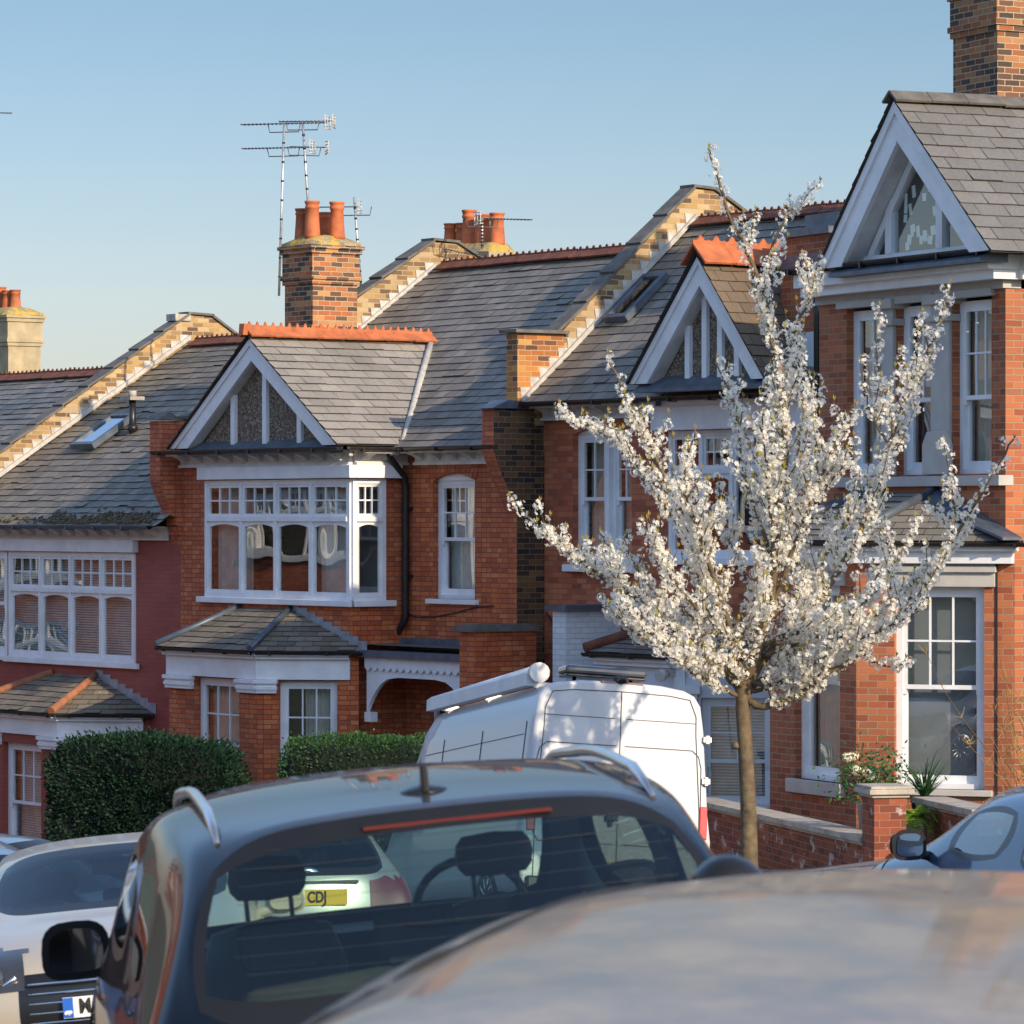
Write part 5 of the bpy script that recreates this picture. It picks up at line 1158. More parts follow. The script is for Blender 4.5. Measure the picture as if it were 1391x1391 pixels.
def pot(name,label,c,r,h,mat,kind,group=None):
    root=thing(name,label,'plant pot',c,group=group); mb=MB(); mb.lathe((0,0,0),[(r*.8,0),(r,h),(r*1.04,h),(r*1.04,h-.02),(r*.9,h-.03),(r*.86,h-.06)],18); mb.build('pot',M[mat],root)
    lf=MB(); fw=MB()
    if kind=='bush':
        for _ in range(900):
            v=Vector((random.gauss(0,.2),random.gauss(0,.2),h+abs(random.gauss(.22,.16)))); d=Vector((U(-1,1),U(-1,1),U(-.2,1))).normalized(); x=d.orthogonal().normalized(); s=U(.04,.08); n=len(lf.v)
            lf.v.extend([tuple(v),tuple(v+d*s*.5+x*s*.25),tuple(v+d*s),tuple(v+d*s*.5-x*s*.25)]); lf.face((n,n+1,n+2,n+3),0,rnd())
        for _ in range(6):
            c0=Vector((U(-.30,.12),U(-.3,.1),h+U(.2,.5)))
            for _ in range(60):
                v=Vector((random.gauss(0,1),random.gauss(0,1),random.gauss(0,1))).normalized(); q=c0+v*.055; x=v.orthogonal().normalized(); y=v.cross(x); s=.014; n=len(fw.v)
                fw.v.extend([tuple(q+x*s),tuple(q+y*s),tuple(q-x*s),tuple(q-y*s)]); fw.face((n,n+1,n+2,n+3),0,rnd())
        lf.build('leaves',M['leaf_mid'],root,uv=False); fw.build('flower_heads',M['cream_flower'],root,uv=False)
    else:
        k=46 if kind=='fern' else 90
        for _ in range(k):
            a=U(0,6.28); L=U(.35,.62); up=U(.3,1.0) if kind=='fern' else U(.9,1.5); pts=[]
            for t in (0,.2,.4,.6,.8,1): pts.append(Vector((math.cos(a)*L*t*.75,math.sin(a)*L*t*.75,h+L*(up*t-(.9 if kind=='fern' else .5)*t*t))))
            if kind=='fern':
                for i in range(len(pts)-1):
                    for q in range(3):
                        c0=pts[i].lerp(pts[i+1],q/3); dd=(pts[i+1]-pts[i]).normalized(); sd=Vector((-math.sin(a),math.cos(a),0)); w=.075*(1-(i+q/3)/6)
                        for sg in (-1,1):
                            n=len(lf.v); lf.v.extend([tuple(c0),tuple(c0+sd*sg*w+dd*.03),tuple(c0+dd*.028)]); lf.face((n,n+1,n+2),0,rnd())
            else:
                sd=Vector((-math.sin(a),math.cos(a),0))
                for i in range(len(pts)-1):
                    w0_=.010*(1-i/6); w1_=.010*(1-(i+1)/6); n=len(lf.v); lf.v.extend([tuple(pts[i]-sd*w0_),tuple(pts[i]+sd*w0_),tuple(pts[i+1]+sd*w1_),tuple(pts[i+1]-sd*w1_)]); lf.face((n,n+1,n+2,n+3),0,U(.2,.8))
        lf.build('leaves',M['leaf_bright' if kind=='fern' else 'leaf_mid'],root,uv=False)
    return root
def potat(px,py,y,*a,**k):
    v=at(px,py,y); return (v.x,v.y,v.z)
c=potat(1183,1133,41.3); pot('plant_pot','tall grey pot of cream-flowered shrub left of the gate pillar',c,.15,.34,'lead','bush')
c=potat(1245,1142,40.6); pot('plant_pot','white pot of bright green fern right of the gate pillar',c,.13,.22,'white_old','fern')
c=potat(1256,1118,42.5); pot('plant_pot','dark pot of grassy leaves below the grey-blinded window',c,.15,.25,'black','grass')
for nm,c in (('left',potat(1183,1133,41.3)),):
    pass
# raised garden so the pots and bays stand on earth
def patch(name,pts,mat):
    mb=MB(); n=mb.pts(pts); mb.face(range(n,n+len(pts))); return tag(mb.build(name,M[mat]),kind='structure')
gA=[wl+Vector((.12,0,-.62)),wr+Vector((.12,0,-.30)),at(1345,1150,38.6),at(1480,1150,40),at(1420,1110,46),at(1100,1105,50.5),at(1010,1098,50.5)]
patch('garden_bed',gA,'soil')
# twiggy shrub poking in at the right edge
sx=at(1416,1150,41.0); rt=thing('bare_shrub','golden bare twigs of a shrub at the right edge in front of the brick corner','shrub',(sx.x,sx.y,sx.z))
tw=MB()
for i in range(26):
    a=U(-.5,.5); L=U(1.2,2.4); p=Vector((U(-.1,.2),U(-.2,.2),0)); pts=[p]; d=Vector((a*.5-.05,U(-.3,.3),1)).normalized()
    for k in range(6): d=(d+Vector((U(-.25,.15),U(-.15,.15),.05))).normalized(); p=p+d*L/6; pts.append(p)
    tw.tube(pts,[.008-.001*k for k in range(7)],4,caps=False,tone=rnd())
    for k in range(14):
        q=pts[random.randint(2,6)]; e=q+Vector((U(-.1,.1),U(-.1,.1),U(.02,.12))); tw.tube([q,e],[.004,.002],3,caps=False,tone=1)
tw.build('twigs',M['twig'],rt,uv=False)
# ================================================================== roof aerials
def yagi(mb,a,d,L,n,e,up=None,mat=0):
    a=Vector(a); d=Vector(d).normalized(); s=Vector((0,0,1)).cross(d).normalized() if up is None else Vector(up)
    mb.tube([a,a+d*L],.010,5,mat)
    for i in range(n):
        c=a+d*L*(i+.5)/n; mb.tube([c-s*e,c+s*e],.006,4,mat)
def aerial(label,foot,top,booms,group='roof aerials'):
    root=thing('tv_aerial',label,'aerial',tuple(foot),group=None); f=Vector(foot); t=Vector(top)-f
    mb=MB(); mb.tube([(0,0,0),t*.5,t],.020,8); mb.build('mast',M['alu'],root)
    m=MB(); 
    for k in range(1,9): p=t*(k/9); m.tube([p-Vector((0,0,.015)),p+Vector((0,0,.015))],.025,8)
    m.build('mast_clip',M['wire'],root)
    for (h,dx,dy,back,fwd,n,e,box) in booms:
        b=MB(); c=t*h; d=Vector((dx,dy,.0)).normalized(); yagi(b,c-d*back,d,back+fwd,n,e); b.tube([c-d*.28-Vector((0,0,.0)),c-d*.25-Vector((0,0,.14)),c+d*.25-Vector((0,0,.14)),c+d*.28],.010,5)
        b.build('boom',M['alu_dark'],root)
        w=MB(); p=c-d*(back if box<0 else -fwd) if abs(box)==1 else c; s=Vector((0,0,1)).cross(d).normalized()
        for zz in (-.09,-.045,.045,.09):
            w.tube([p+s*-.17+Vector((0,0,zz)),p+s*.17+Vector((0,0,zz*1.2))],.011,4)
        for ss in (-.15,0,.15): w.tube([p+s*ss+Vector((0,0,-.1)),p+s*ss+Vector((0,0,.1))],.008,4)
        w.build('reflector',M['plastic_white'],root)
    return root
Y=64.6
aerial('tallest tv aerial mast left of the chimney with two long booms',at(379,402,Y),at(386,168,Y),[(1.0,-1,.25,.75,.75,22,.14,-1),(.86,-1,.25,.5,.72,20,.13,-1)])
aerial('second tall tv aerial rising between the chimney pots',at(422,330,Y+.3),at(411,165,Y+.3),[(1.0,1,-.1,.4,.52,14,.16,1),(.79,1,.2,.25,.38,6,.10,1)])
aerial('short tv aerial strapped to the right side of the chimney',at(491,397,Y-.4),at(481,268,Y-.4),[(.90,-1,.15,.08,.62,16,.09,-1)])
aerial('low tv aerial behind the rear chimney pots',at(655,338,63),at(655,296,63),[(.98,1,.35,.08,.85,16,.13,-1)])
aerial('tip of a tv aerial at the left edge of the sky',at(-60,260,70),at(-58,150,70),[(.98,1,.2,.3,.98,20,.13,-1)])
# brackets/cables on chimney: part of masts above
# ================================================================== houses across the street (seen in the window glass)
def opposite(i,x,y,yaw,tone):
    z=gz(x,y); r=thing('terraced_house',f'terraced house across the street, {tone}','house',(x,y,z-.2),(0,0,yaw))
    W=8.0; H_=8.6; bm=M['brick_c'] if i%2 else M['brick_red']; mb=MB()
    holes=[(.9,3.7,3.7,5.3),(5.0,6.1,3.7,5.3),(.9,3.7,6.2,7.6),(5.0,6.1,6.2,7.6),(.9,3.7,.8,2.5),(5.2,6.2,0,2.2)]
    wall(mb,0,W,0,H_,holes,.14); mb.poly([(0,9,0),(W,9,0),(W,9,H_),(0,9,H_)][::-1]); mb.poly([(0,0,0),(0,9,0),(0,9,H_),(0,4.5,H_+3),(0,0,H_)]); mb.poly([(W,0,0),(W,9,0),(W,9,H_),(W,4.5,H_+3),(W,0,H_)]); mb.build('front_wall',bm,r)
    mb=MB(); mb.poly([(.1,1,0),(W-.1,1,0),(W-.1,1,H_),(.1,1,H_)]); mb.build('inner_wall',M['room'],r)
    lights(r,I4,.9,3.7,3.7,5.3,4,4.8); sash(r,I4,5.0,6.1,3.7,5.3); lights(r,I4,.9,3.7,.8,2.5,3,1.9); lights(r,I4,.9,3.7,6.2,7.6,4,7.1); sash(r,I4,5.0,6.1,6.2,7.6); flat_box(r,'door',I4,'p_blue',(5.2,6.2,.1,.14,0,2.2))
    mb=MB(); mb.poly([(-.05,-.35,H_),(W+.05,-.35,H_),(W+.05,4.5,H_+3),(-.05,4.5,H_+3)]); mb.poly([(-.05,4.5,H_+3),(W+.05,4.5,H_+3),(W+.05,9.3,H_),(-.05,9.3,H_)]); mb.build('roof',M['slate'],r)
    flat_box(r,'fascia',I4,'white',(0,W,-.3,-.002,H_-.3,H_-.05),(.8,3.8,-.15,-.002,H_-.9,H_-.301))
    gable(r,I4,.4,4.2,H_+.02,H_+2.2,2.3,-.5,bw=.3,recess=.3,studs=(1.6,2.3,3.0))
    mb=MB(); mb.poly([(4.25,-.55,H_),(4.25,1,H_+.3),(2.3,3.2,H_+2.25),(2.3,-.55,H_+2.25)]); mb.poly([(.35,1,H_+.3),(.35,-.55,H_),(2.3,-.55,H_+2.25),(2.3,3.2,H_+2.25)]); mb.build('gable_roof',M['slate_clean'],r)
dsc=['plain brick with blue door, nearest of its row','second in its row going downhill','third in its row going downhill','fourth in its row going downhill','fifth in its row going downhill']
px_,py_=-19.0,40.0
for i in range(5):
    yaw=R(98+i*4.5); opposite(i,px_,py_,yaw,dsc[i]); px_+=8.05*math.cos(yaw); py_+=8.05*math.sin(yaw)
for i in range(4): opposite(i,24-i*8.4,-24-i*.6,R(180),['first of the row uphill behind the viewer','second of the row uphill behind the viewer','third of the row uphill behind the viewer','fourth of the row uphill behind the viewer'][i])
# ================================================================== street tree out of frame to the right that throws its shadow on the van
def bare_tree():
    x,y=8.5,31.9; z=gz(x,y); r=thing('street_tree','plain street tree in thin new leaf standing just outside the right of the view','tree',(x,y,z))
    mb=MB(); tips=[]
    def grow(p,d,L,rad,lv):
        q=[p]; 
        for k in range(4): d=(d+Vector((U(-.15,.15),U(-.15,.15),.04))).normalized(); p=p+d*L/4; q.append(p)
        mb.tube(q,[rad*(1-.12*k) for k in range(5)],7 if lv<2 else 5,caps=False)
        if lv<4:
            for _ in range(3):
                a=U(0,6.28); grow(p-d*U(0,L*.3),(d*.75+Vector((math.cos(a),math.sin(a),.25))*.6).normalized(),L*(.5 if lv==0 else .72),rad*.6,lv+1)
        else: tips.append(p)
    grow(Vector((0,0,0)),Vector((0,0,1)),4.8,.21,0); mb.build('trunk',M['bark'],r)
    lf=MB()
    for t in tips:
        for _ in range(4):
            p=t+Vector((random.gauss(0,.25),random.gauss(0,.25),random.gauss(0,.2))); d=Vector((U(-1,1),U(-1,1),U(-1,1))).normalized(); xx=d.orthogonal().normalized(); s=.09; n=len(lf.v)
            lf.v.extend([tuple(p),tuple(p+d*s*.5+xx*s*.3),tuple(p+d*s),tuple(p+d*s*.5-xx*s*.3)]); lf.face((n,n+1,n+2,n+3),0,rnd())
    lf.build('crown',M['leaf_mid'],r,uv=False)
bare_tree()
# ================================================================== vehicles
def pose(obj,fwd_deg,x,y,z,pitch=0,roll=0):
    "x forward, y left, z up; pitch>0 nose down, roll>0 left side up"
    mt=Matrix.Translation((x,y,z))@Matrix.Rotation(R(fwd_deg),4,'Z')@Matrix.Rotation(R(pitch),4,'Y')@Matrix.Rotation(R(roll),4,'X')
    obj.location=mt.to_translation(); obj.rotation_euler=mt.to_euler()
def text(parent,s,mat,size,loc,rot,name='lettering',ext=.001,sx=1.0):
    cu=bpy.data.curves.new(name,'FONT'); cu.body=s; cu.size=size; cu.extrude=ext; cu.align_x='CENTER'; cu.align_y='CENTER'; cu.offset=.004
    o=bpy.data.objects.new(name+'_src',cu); COL.objects.link(o); dg=bpy.context.evaluated_depsgraph_get(); me=bpy.data.meshes.new_from_object(o.evaluated_get(dg)); bpy.data.objects.remove(o)
    me.materials.clear(); me.materials.append(M[mat]); q=bpy.data.objects.new(name,me); COL.objects.link(q); q.parent=parent; q.location=loc; q.rotation_euler=rot; q.scale=(sx,1,1); return q
def evaluated(mb,cre,lvl=3):
    me=bpy.data.meshes.new('cage'); me.from_pydata(mb.v,[],mb.f); me.polygons.foreach_set('material_index',mb.m)
    import bmesh
    bm=bmesh.new(); bm.from_mesh(me); bmesh.ops.remove_doubles(bm,verts=bm.verts,dist=1e-4); bmesh.ops.recalc_face_normals(bm,faces=bm.faces)
    cl=bm.edges.layers.float.get('crease_edge') or bm.edges.layers.float.new('crease_edge')
    for e in bm.edges:
        if len(e.link_faces)==2 and e.link_faces[0].material_index!=e.link_faces[1].material_index: e[cl]=cre
    bm.to_mesh(me); bm.free()
    o=bpy.data.objects.new('cage',me); COL.objects.link(o); md=o.modifiers.new('s','SUBSURF'); md.levels=lvl; md.render_levels=lvl
    dg=bpy.context.evaluated_depsgraph_get(); r=bpy.data.meshes.new_from_object(o.evaluated_get(dg)); bpy.data.objects.remove(o); return r
def part_from(me,sel,name,mats,parent,ringmat=None,offset=0,smooth=True,seal=False,flip=False):
    "cut the chosen faces out of the evaluated body as a mesh of their own"
    vn=me.vertices; idx={}; mb=MB(); cnt={}
    for p in sel:
        for v in p.vertices: cnt[v]=cnt.get(v,0)+1
    full={}
    for p in me.polygons:
        for v in p.vertices: full[v]=full.get(v,0)+1
    for p in sel:
        f=[]
        for v in p.vertices:
            if v not in idx: idx[v]=len(mb.v); mb.v.append(tuple(vn[v].co+vn[v].normal*offset))
            f.append(idx[v])
        ring=any(cnt[v]<full[v] for v in p.vertices)
        if flip: f=f[::-1]
        mb.face(f,1 if (ring and ringmat) else 0,.5,smooth)
    return mb.build(name,[M[m] for m in mats],parent,uv=False)
def wheel(root,x,y,r=.33,w=.21):
    t=MB(Matrix.Translation((x,y,r))@Matrix.Rotation(R(90),4,'X')); t.lathe((0,0,-w/2),[(r*.66,0),(r*.93,0),(r,w*.18),(r,w*.82),(r*.93,w),(r*.66,w)],28)
    o=t.build('wheel',M['rubber'],root,uv=False); q=MB(Matrix.Translation((x,y,r))@Matrix.Rotation(R(90),4,'X')); q.lathe((0,0,-w/2-.005),[(.03,.02),(r*.16,.0),(r*.2,.03),(r*.62,.03),(r*.66,.0),(r*.66,w+.01),(r*.2,w-.02),(.03,w)],28)
    for k in range(10):
        a=2*math.pi*k/10; 
        for zz in (-w/2-.004,w/2-.016): q.tube([(math.cos(a)*r*.16,math.sin(a)*r*.16,zz+.01),(math.cos(a)*r*.62,math.sin(a)*r*.62,zz+.01)],.018,5)
    q.build('rim',M['satin'],o,uv=False)
def seat(root,x,y,zf,h=.62,mat='seat',head=True,w=.48,name='seat'):
    mb=MB(); import itertools
    def pad(c,s,lean=0):
        c=Vector(c); n=len(mb.v); rings=[]
        for j in range(7):
            t=math.pi*j/6; 
            rings.append(mb.pts([c+Vector((lean*(-math.cos(t))*s[2]/2+ math.copysign(abs(math.cos(a)),math.cos(a))**1*0+ s[0]/2*(abs(math.cos(a))**.5)*math.copysign(1,math.cos(a))*math.sin(t)**.35, s[1]/2*(abs(math.sin(a))**.5)*math.copysign(1,math.sin(a))*math.sin(t)**.35, -s[2]/2*math.cos(t))) for a in [2*math.pi*k/16 for k in range(16)]]))
        for a,b in zip(rings,rings[1:]):
            for k in range(16): l=(k+1)%16; mb.face((a+k,a+l,b+l,b+k),0,.5,True)
    pad((x,y,zf+h/2),(.14,w,h),-.12); 
    if head: pad((x-.06,y,zf+h+.12),(.10,.25,.14)); mb.tube([(x-.05,y-.07,zf+h-.04),(x-.05,y-.07,zf+h+.08)],.008,5); mb.tube([(x-.05,y+.07,zf+h-.04),(x-.05,y+.07,zf+h+.08)],.008,5)
    pad((x+.28,y,zf+.02),(.5,w,.16))
    return mb.build(name,M[mat],root,uv=False)
def car(label,cat,paint,L=4.5,W=1.84,H=1.5,belt=.96,hood=.95,rear=.12,screen=.55,kind='hatch',glass='cglass_side',wsglass='cglass',rails=False,detail=True,top=.60,group=None,name='parked_car',lvl=3,rearscreen=.42,bow=.10):
    root=thing(name,label,cat,group=group); h=L/2; w=W/2
    # (xu, ztop, wr, xl, zbelt, side kind to next, top kind to next)
    if kind=='suv': xr0,xr1=-h+.14,-h+.55
    elif kind=='saloon': xr0,xr1=-h+.75,-h+1.35
    else: xr0,xr1=-h+.16,-h+rearscreen+.2
    cowl=h-1.12; rf=cowl-screen*1.35
    zt=H
    S=[(-h+.05,.34,.72*w,-h+.06,.33,'b','b'),(-h-.0,.62,.80*w,-h+.04,.60,'b','b')]
    if kind=='saloon': S+=[(-h+.03,belt-.02,.80*w,-h+.10,belt-.06,'b','b'),(xr0,belt+.07,.76*w,xr0+.05,belt,'b','rear')]
    else: S+=[(xr0-.06,belt+.02,(.86 if kind=='suv' else .80)*w,-h+.10,belt-.02,'b','rear')]
    S+=[(xr1,zt-(.045 if kind=='suv' else .07),top*w*1.02,xr1-.12 if kind!='saloon' else xr1-.25,belt+.0,'b','roof'),
        (xr1+.28,zt-.02,top*w*1.08,xr1+.22,belt,'glass','roof'),
        ((xr1+rf)/2-.18,zt,top*w*1.12,(xr1+rf)/2-.10,belt-.01,'b','roof'),((xr1+rf)/2-.06,zt,top*w*1.12,(xr1+rf)/2+.02,belt-.01,'glass','roof'),
        (rf,zt-.06,top*w*1.06,rf+.48,belt-.02,'b','screen'),
        (cowl,hood+.03,.78*w,cowl-.02,belt-.05,'b','b'),(h-.45,hood-.07,.76*w,h-.5,belt-.12,'b','b'),(h-.06,hood-.24,.70*w,h-.16,hood-.27,'b','b'),(h,.52,.72*w,h-.06,.50,'b','b'),(h-.06,.28,.70*w,h-.1,.27,'b','b')]
    mb=MB(); rings=[]; n=len(S)
    for i,(xu,z,wr,xl,zb,sk,tk) in enumerate(S):
        gh=4 if kind=='saloon' else 3
        green = (i>=gh and i<n-5)
        low = zb
        e=.07 if green else .012
        endz=1.0 if i in (0,n-1) else 0
        bw=bow*(1 if i<gh+1 else -1 if i>=n-6 else 0); 
        row=[]
        for sg in (0,):
            row.append((xu-bw,0,z+ (.02 if green else 0)))
            row.append((xu-bw*.75,wr*.55,z+(.014 if green else 0)))
            row.append((xu,wr,z-(.035 if green else .01)))
            if green: row.append((xl*.25+xu*.75,wr+.045,z-.11)); row.append((xl,w*.93,zb)) 
            else: row.append(((xu+xl)/2,wr+(w*.93-wr)*.5,(z+zb)/2)); row.append((xl,w*.93,min(zb,z-.0)))
            zb2=row[-1][2]
            row.append((xl,w*.985,max(.3,zb2-.12))); row.append((xl,w,max(.28,zb2*.55+.08))); row.append((xl,w*.95,.24 if zb2>.5 else zb2-.04)); row.append((xl,0,.2))
        full=row+[(x,-y,z_) for x,y,z_ in row[-2:0:-1]]
        rings.append(mb.pts(full))
    K=16
    for i in range(n-1):
        sk,tk=S[i][5],S[i][6]
        for k in range(K):
            l=(k+1)%K; q=(rings[i]+k,rings[i]+l,rings[i+1]+l,rings[i+1]+k); m=0
            if k in (0,1,14,15):
                if tk=='rear': m=1
                elif tk=='screen': m=2
            if k==3 and sk=='glass': m=3+ (0 if i<gh+2 else 1)
            if k==12 and sk=='glass': m=5+(0 if i<gh+2 else 1)
            if k==3 and tk=='screen': m=0
            mb.face(q,m)
    c0=mb.pts([(S[0][0],0,.27)]);
    for k in range(K): mb.face((rings[0]+(k+1)%K,rings[0]+k,c0))
    c1=mb.pts([(S[-1][0],0,.27)])
    for k in range(K): mb.face((rings[-1]+k,rings[-1]+(k+1)%K,c1))
    me=evaluated(mb,.75,lvl)
    wx=(-h+.86,h-.88); R_=.37
    body=[];arch=[]
    for p in me.polygons:
        if p.material_index==0:
            c=p.center
            if any(math.hypot(c.x-x,c.z-.33)<R_ for x in wx) and abs(c.y)>w*.6: arch.append(p)
            else: body.append(p)
    b=part_from(me,body,'body',[paint],root)
    part_from(me,arch,'wheel_arch',['trim'],root,offset=-.03)
    for i,(nm,gm) in enumerate((('rear_window',wsglass),('windscreen',wsglass),('side_window',glass),('side_window',glass),('side_window',glass),('side_window',glass))):
        sel=[p for p in me.polygons if p.material_index==i+1]
        if sel: part_from(me,sel,nm,[gm,'trim'],root,ringmat=True)
    part_from(me,[p for p in body if p.center.z>belt-.12 and (p.center.x<cowl)],'headlining',['headliner'],root,offset=-.03,flip=True)
    for x in wx:
        for s in (-1,1): wheel(root,x,s*(w-.11))
    # cabin
    mb=MB(); mb.box(xr0+.1,xr1+.75,-w*.8,w*.8,belt-.22,belt-.19); mb.build('parcel_shelf',M['dash'],root,uv=False)
    mb=MB(); mb.prism([(rf+.35,-w*.82,belt-.06),(cowl-.05,-w*.74,belt-.06),(cowl-.05,w*.74,belt-.06),(rf+.35,w*.82,belt-.06)],(0,0,-.25)); mb.build('dashboard',M['dash'],root,uv=False)
    xs=rf-.05-.42
    sz=.62 if kind=='suv' else .45
    for y in (-.36,.36): seat(root,xs,y,sz,.60,mat='seat_light' if kind=='suv' else 'seat')
    seat(root,xs-.85,0,sz,.50,w=1.25,head=False,name='rear_seat')
    for y in (-.4,0,.4):
        t=MB(); t.box(xs-.95,xs-.86,y-.12,y+.12,sz+.52,sz+.66); t.build('headrest',M['seat'],root,bevel=.03,uv=False)
    st=MB(); cx_,cy_,cz=rf+.18,-.36,belt-.02
    st.tube([(cx_+.06*math.sin(a),cy_+.19*math.cos(a),cz+.17*math.sin(a)) for a in [2*math.pi*k/24 for k in range(25)]],.016,6,caps=False); st.build('steering_wheel',M['trim'],root,uv=False)
    mm=MB(); mm.box(rf+.03,rf+.06,-.12,.12,zt-.22,zt-.15); mm.tube([(rf+.06,0,zt-.17),(rf+.10,0,zt-.10)],.012,5); mm.build('rear_view_mirror',M['trim'],root,bevel=.012,uv=False)
    # door mirrors
    for s in (-1,1):
        x=rf+.52; mz=-.09 if kind=='suv' else 0; q=MB(Matrix.Translation((0,0,mz))); y0=s*(w*.93-(.05 if kind=='suv' else 0)); prof=[(0,.145+.105*math.copysign(abs(math.cos(a))**.55,math.cos(a))*(1-.10*math.sin(a)),.0+.088*math.copysign(abs(math.sin(a))**.6,math.sin(a))) for a in [2*math.pi*k_/20 for k_ in range(20)]]
        A=q.pts([(x-.05,y0+s*a,belt+.06+b_) for _,a,b_ in prof]); Bq=q.pts([(x+.06,y0+s*(.15+(a-.15)*.75),belt+.06+b_*.7) for _,a,b_ in prof])
        for k in range(20):
            l=(k+1)%20; q.face((A+k,A+l,Bq+l,Bq+k),0,.5,True)
        q.face([A+k for k in range(20)]); q.face([Bq+k for k in range(20)][::-1]); q.tube([(x,y0-s*.02,belt-.02),(x,y0+s*.09,belt+.0)],[.035,.03],8)
        mo=q.build('door_mirror',M['trim' if kind in('suv','saloon') else paint],root,bevel=.012,uv=False)
        g=MB(Matrix.Translation((0,0,mz))); g.poly([(x-.058,y0+s*(.15+(a-.15)*.86),belt+.06+b_*.84) for _,a,b_ in prof]); g.build('mirror_glass',M['mirror'],mo,uv=False)
    # lamps lie in the skin of the body
    for sg in (-1,1):
        fs=[p for p in body if p.center.x>h-.62 and sg*p.center.y>.50*w and hood-.36<p.center.z<hood-.17+.10*(h-p.center.x)]
        if fs: part_from(me,fs,'headlight',['clear_lamp'],root,offset=.005)
        fs=[p for p in body if p.center.x<-h+.42 and sg*p.center.y>.56*w and belt-.26<p.center.z<belt-.02]
        if fs: part_from(me,fs,'tail_light',['red_lamp'],root,offset=.006)
    q=MB(); q.box(-h-.02,-h+.0,-.26,.26,.66,.77); q.build('number_plate',M['plate_y'],root,uv=False)
    root['_']=0; del root['_']
    return root,me,dict(h=h,w=w,xr0=xr0,xr1=xr1,rf=rf,cowl=cowl,zt=zt,belt=belt,hood=hood)
def surf_z(me,x,y,zmin=.7):
    "highest point of the body above a spot"
    best=None;bd=1e9
    for v in me.vertices:
        if v.co.z<zmin: continue
        d=(v.co.x-x)**2+(v.co.y-y)**2
        if d<bd: bd=d;best=v.co
    return best.z
def rail(root,me,x0,x1,y,mat='satin',lift=.045):
    for s in (-1,1):
        pts=[]; k=14
        for i in range(k+1):
            t=i/k; x=x0+(x1-x0)*t; z=surf_z(me,x,s*y); l=lift*min(1,min(t,1-t)*9+ .0)
            pts.append((x,s*y,z+l+.004))
        q=MB(); q.tube(pts,[.008+.009*min(1,min(i,k-i)/1.5) for i in range(k+1)],8); q.build('roof_rail',M[mat],root,uv=False)
def fin(root,x,z,s=1.0,mat='trim',y=0):
    q=MB(Matrix.Translation((0,y,0))); q.prism([(x-.075*s,-.0,z),(x+.10*s,-.0,z),(x-.02*s,0,z+.035*s),(x-.055*s,0,z+.085*s),(x-.07*s,0,z+.085*s)],(0,.022*s,0)); q.lathe((x,.011,z-.01),[(.075*s,0),(.07*s,.02*s),(.03*s,.032*s)],14); q.build('aerial_fin',M[mat],root,uv=False,bevel=.006)
# ---- the dark estate / SUV straight ahead
c,me,d=car('dark blue-grey estate car with silver roof rails and shark fin, seen from behind','car','p_dark',L=4.66,W=1.84,H=1.66,belt=1.12,hood=1.0,kind='suv',top=.69,wsglass='cglass',glass='cglass_side',name='estate_car',rearscreen=.5)
rail(c,me,d['xr1']+.05,d['rf']-.1,.60,lift=.03); fin(c,d['xr1']+.22,surf_z(me,d['xr1']+.22,0)-.004,.95)
q=MB(); zr_=surf_z(me,d['xr1']-.02,0); q.box(d['xr1']-.135,d['xr1']-.12,-.29,.22,zr_-.056,zr_-.046); q.build('brake_light',M['red_lamp'],c,uv=False)
q=MB(); q.tube([(d['xr0']-.02,.10,d['belt']+.05),(d['xr0']+.05,-.1,d['belt']+.09),(d['xr0']+.07,-.38,d['belt']+.12)],.012,6); q.build('rear_wiper',M['trim'],c,uv=False)
CARS={}

hl=[p for p in c.children if p.name.startswith('rear_window')][0]
vv_=[v.co for v in hl.data.vertices]; ymx=max(v.y for v in vv_)
for k in range(9):
    zt_=d['belt']+.10+k*.042
    line=sorted([v for v in vv_ if abs(v.z-zt_)<.022 and abs(v.y)<ymx*.86],key=lambda v:v.y)
    if len(line)>3:
        q=MB(); q.tube([(v.x+.006,v.y,zt_) for v in line[::2]],.0009,3,caps=False); q.build('heater_line',M['seat'],c,uv=False)
CARS['suv']=c; pose(c,98,-.29,12.3,-.785,pitch=1.2,roll=-5.5)
# ---- grey car nearest the lens
c,me,d=car('dusty grey car roof filling the lower right foreground, out of focus','car','p_grey',L=4.9,W=1.86,H=1.46,belt=.92,hood=.92,kind='hatch',screen=.35,top=.66,name='hatchback_car',glass='cglass_side',wsglass='cglass_dark')
fin(c,d['xr1']+.3,surf_z(me,d['xr1']+.3,-.48)-.004,.6,y=-.48); q=MB(); zf_=surf_z(me,d['xr1']+.3,-.48); q.lathe((d['xr1']+.3,-.47,zf_-.01),[(.075,0),(.068,.02),(.045,.04),(.02,.052)],16); q.build('aerial_base',M['trim'],c,uv=False); 
for sgn in (-1,1):
    pts=[(x_,sgn*.56,surf_z(me,x_,sgn*.56)+.001) for x_ in [d['xr1']+.1+(d['rf']-d['xr1']-.1)*k/24 for k in range(25)]]
    q=MB(); q.tube(pts,.006,5,caps=False); q.build('roof_seam',M['rubber'],c,uv=False)
CARS['grey']=c; pose(c,254,.44,5.9,-.445,pitch=-1,roll=0)
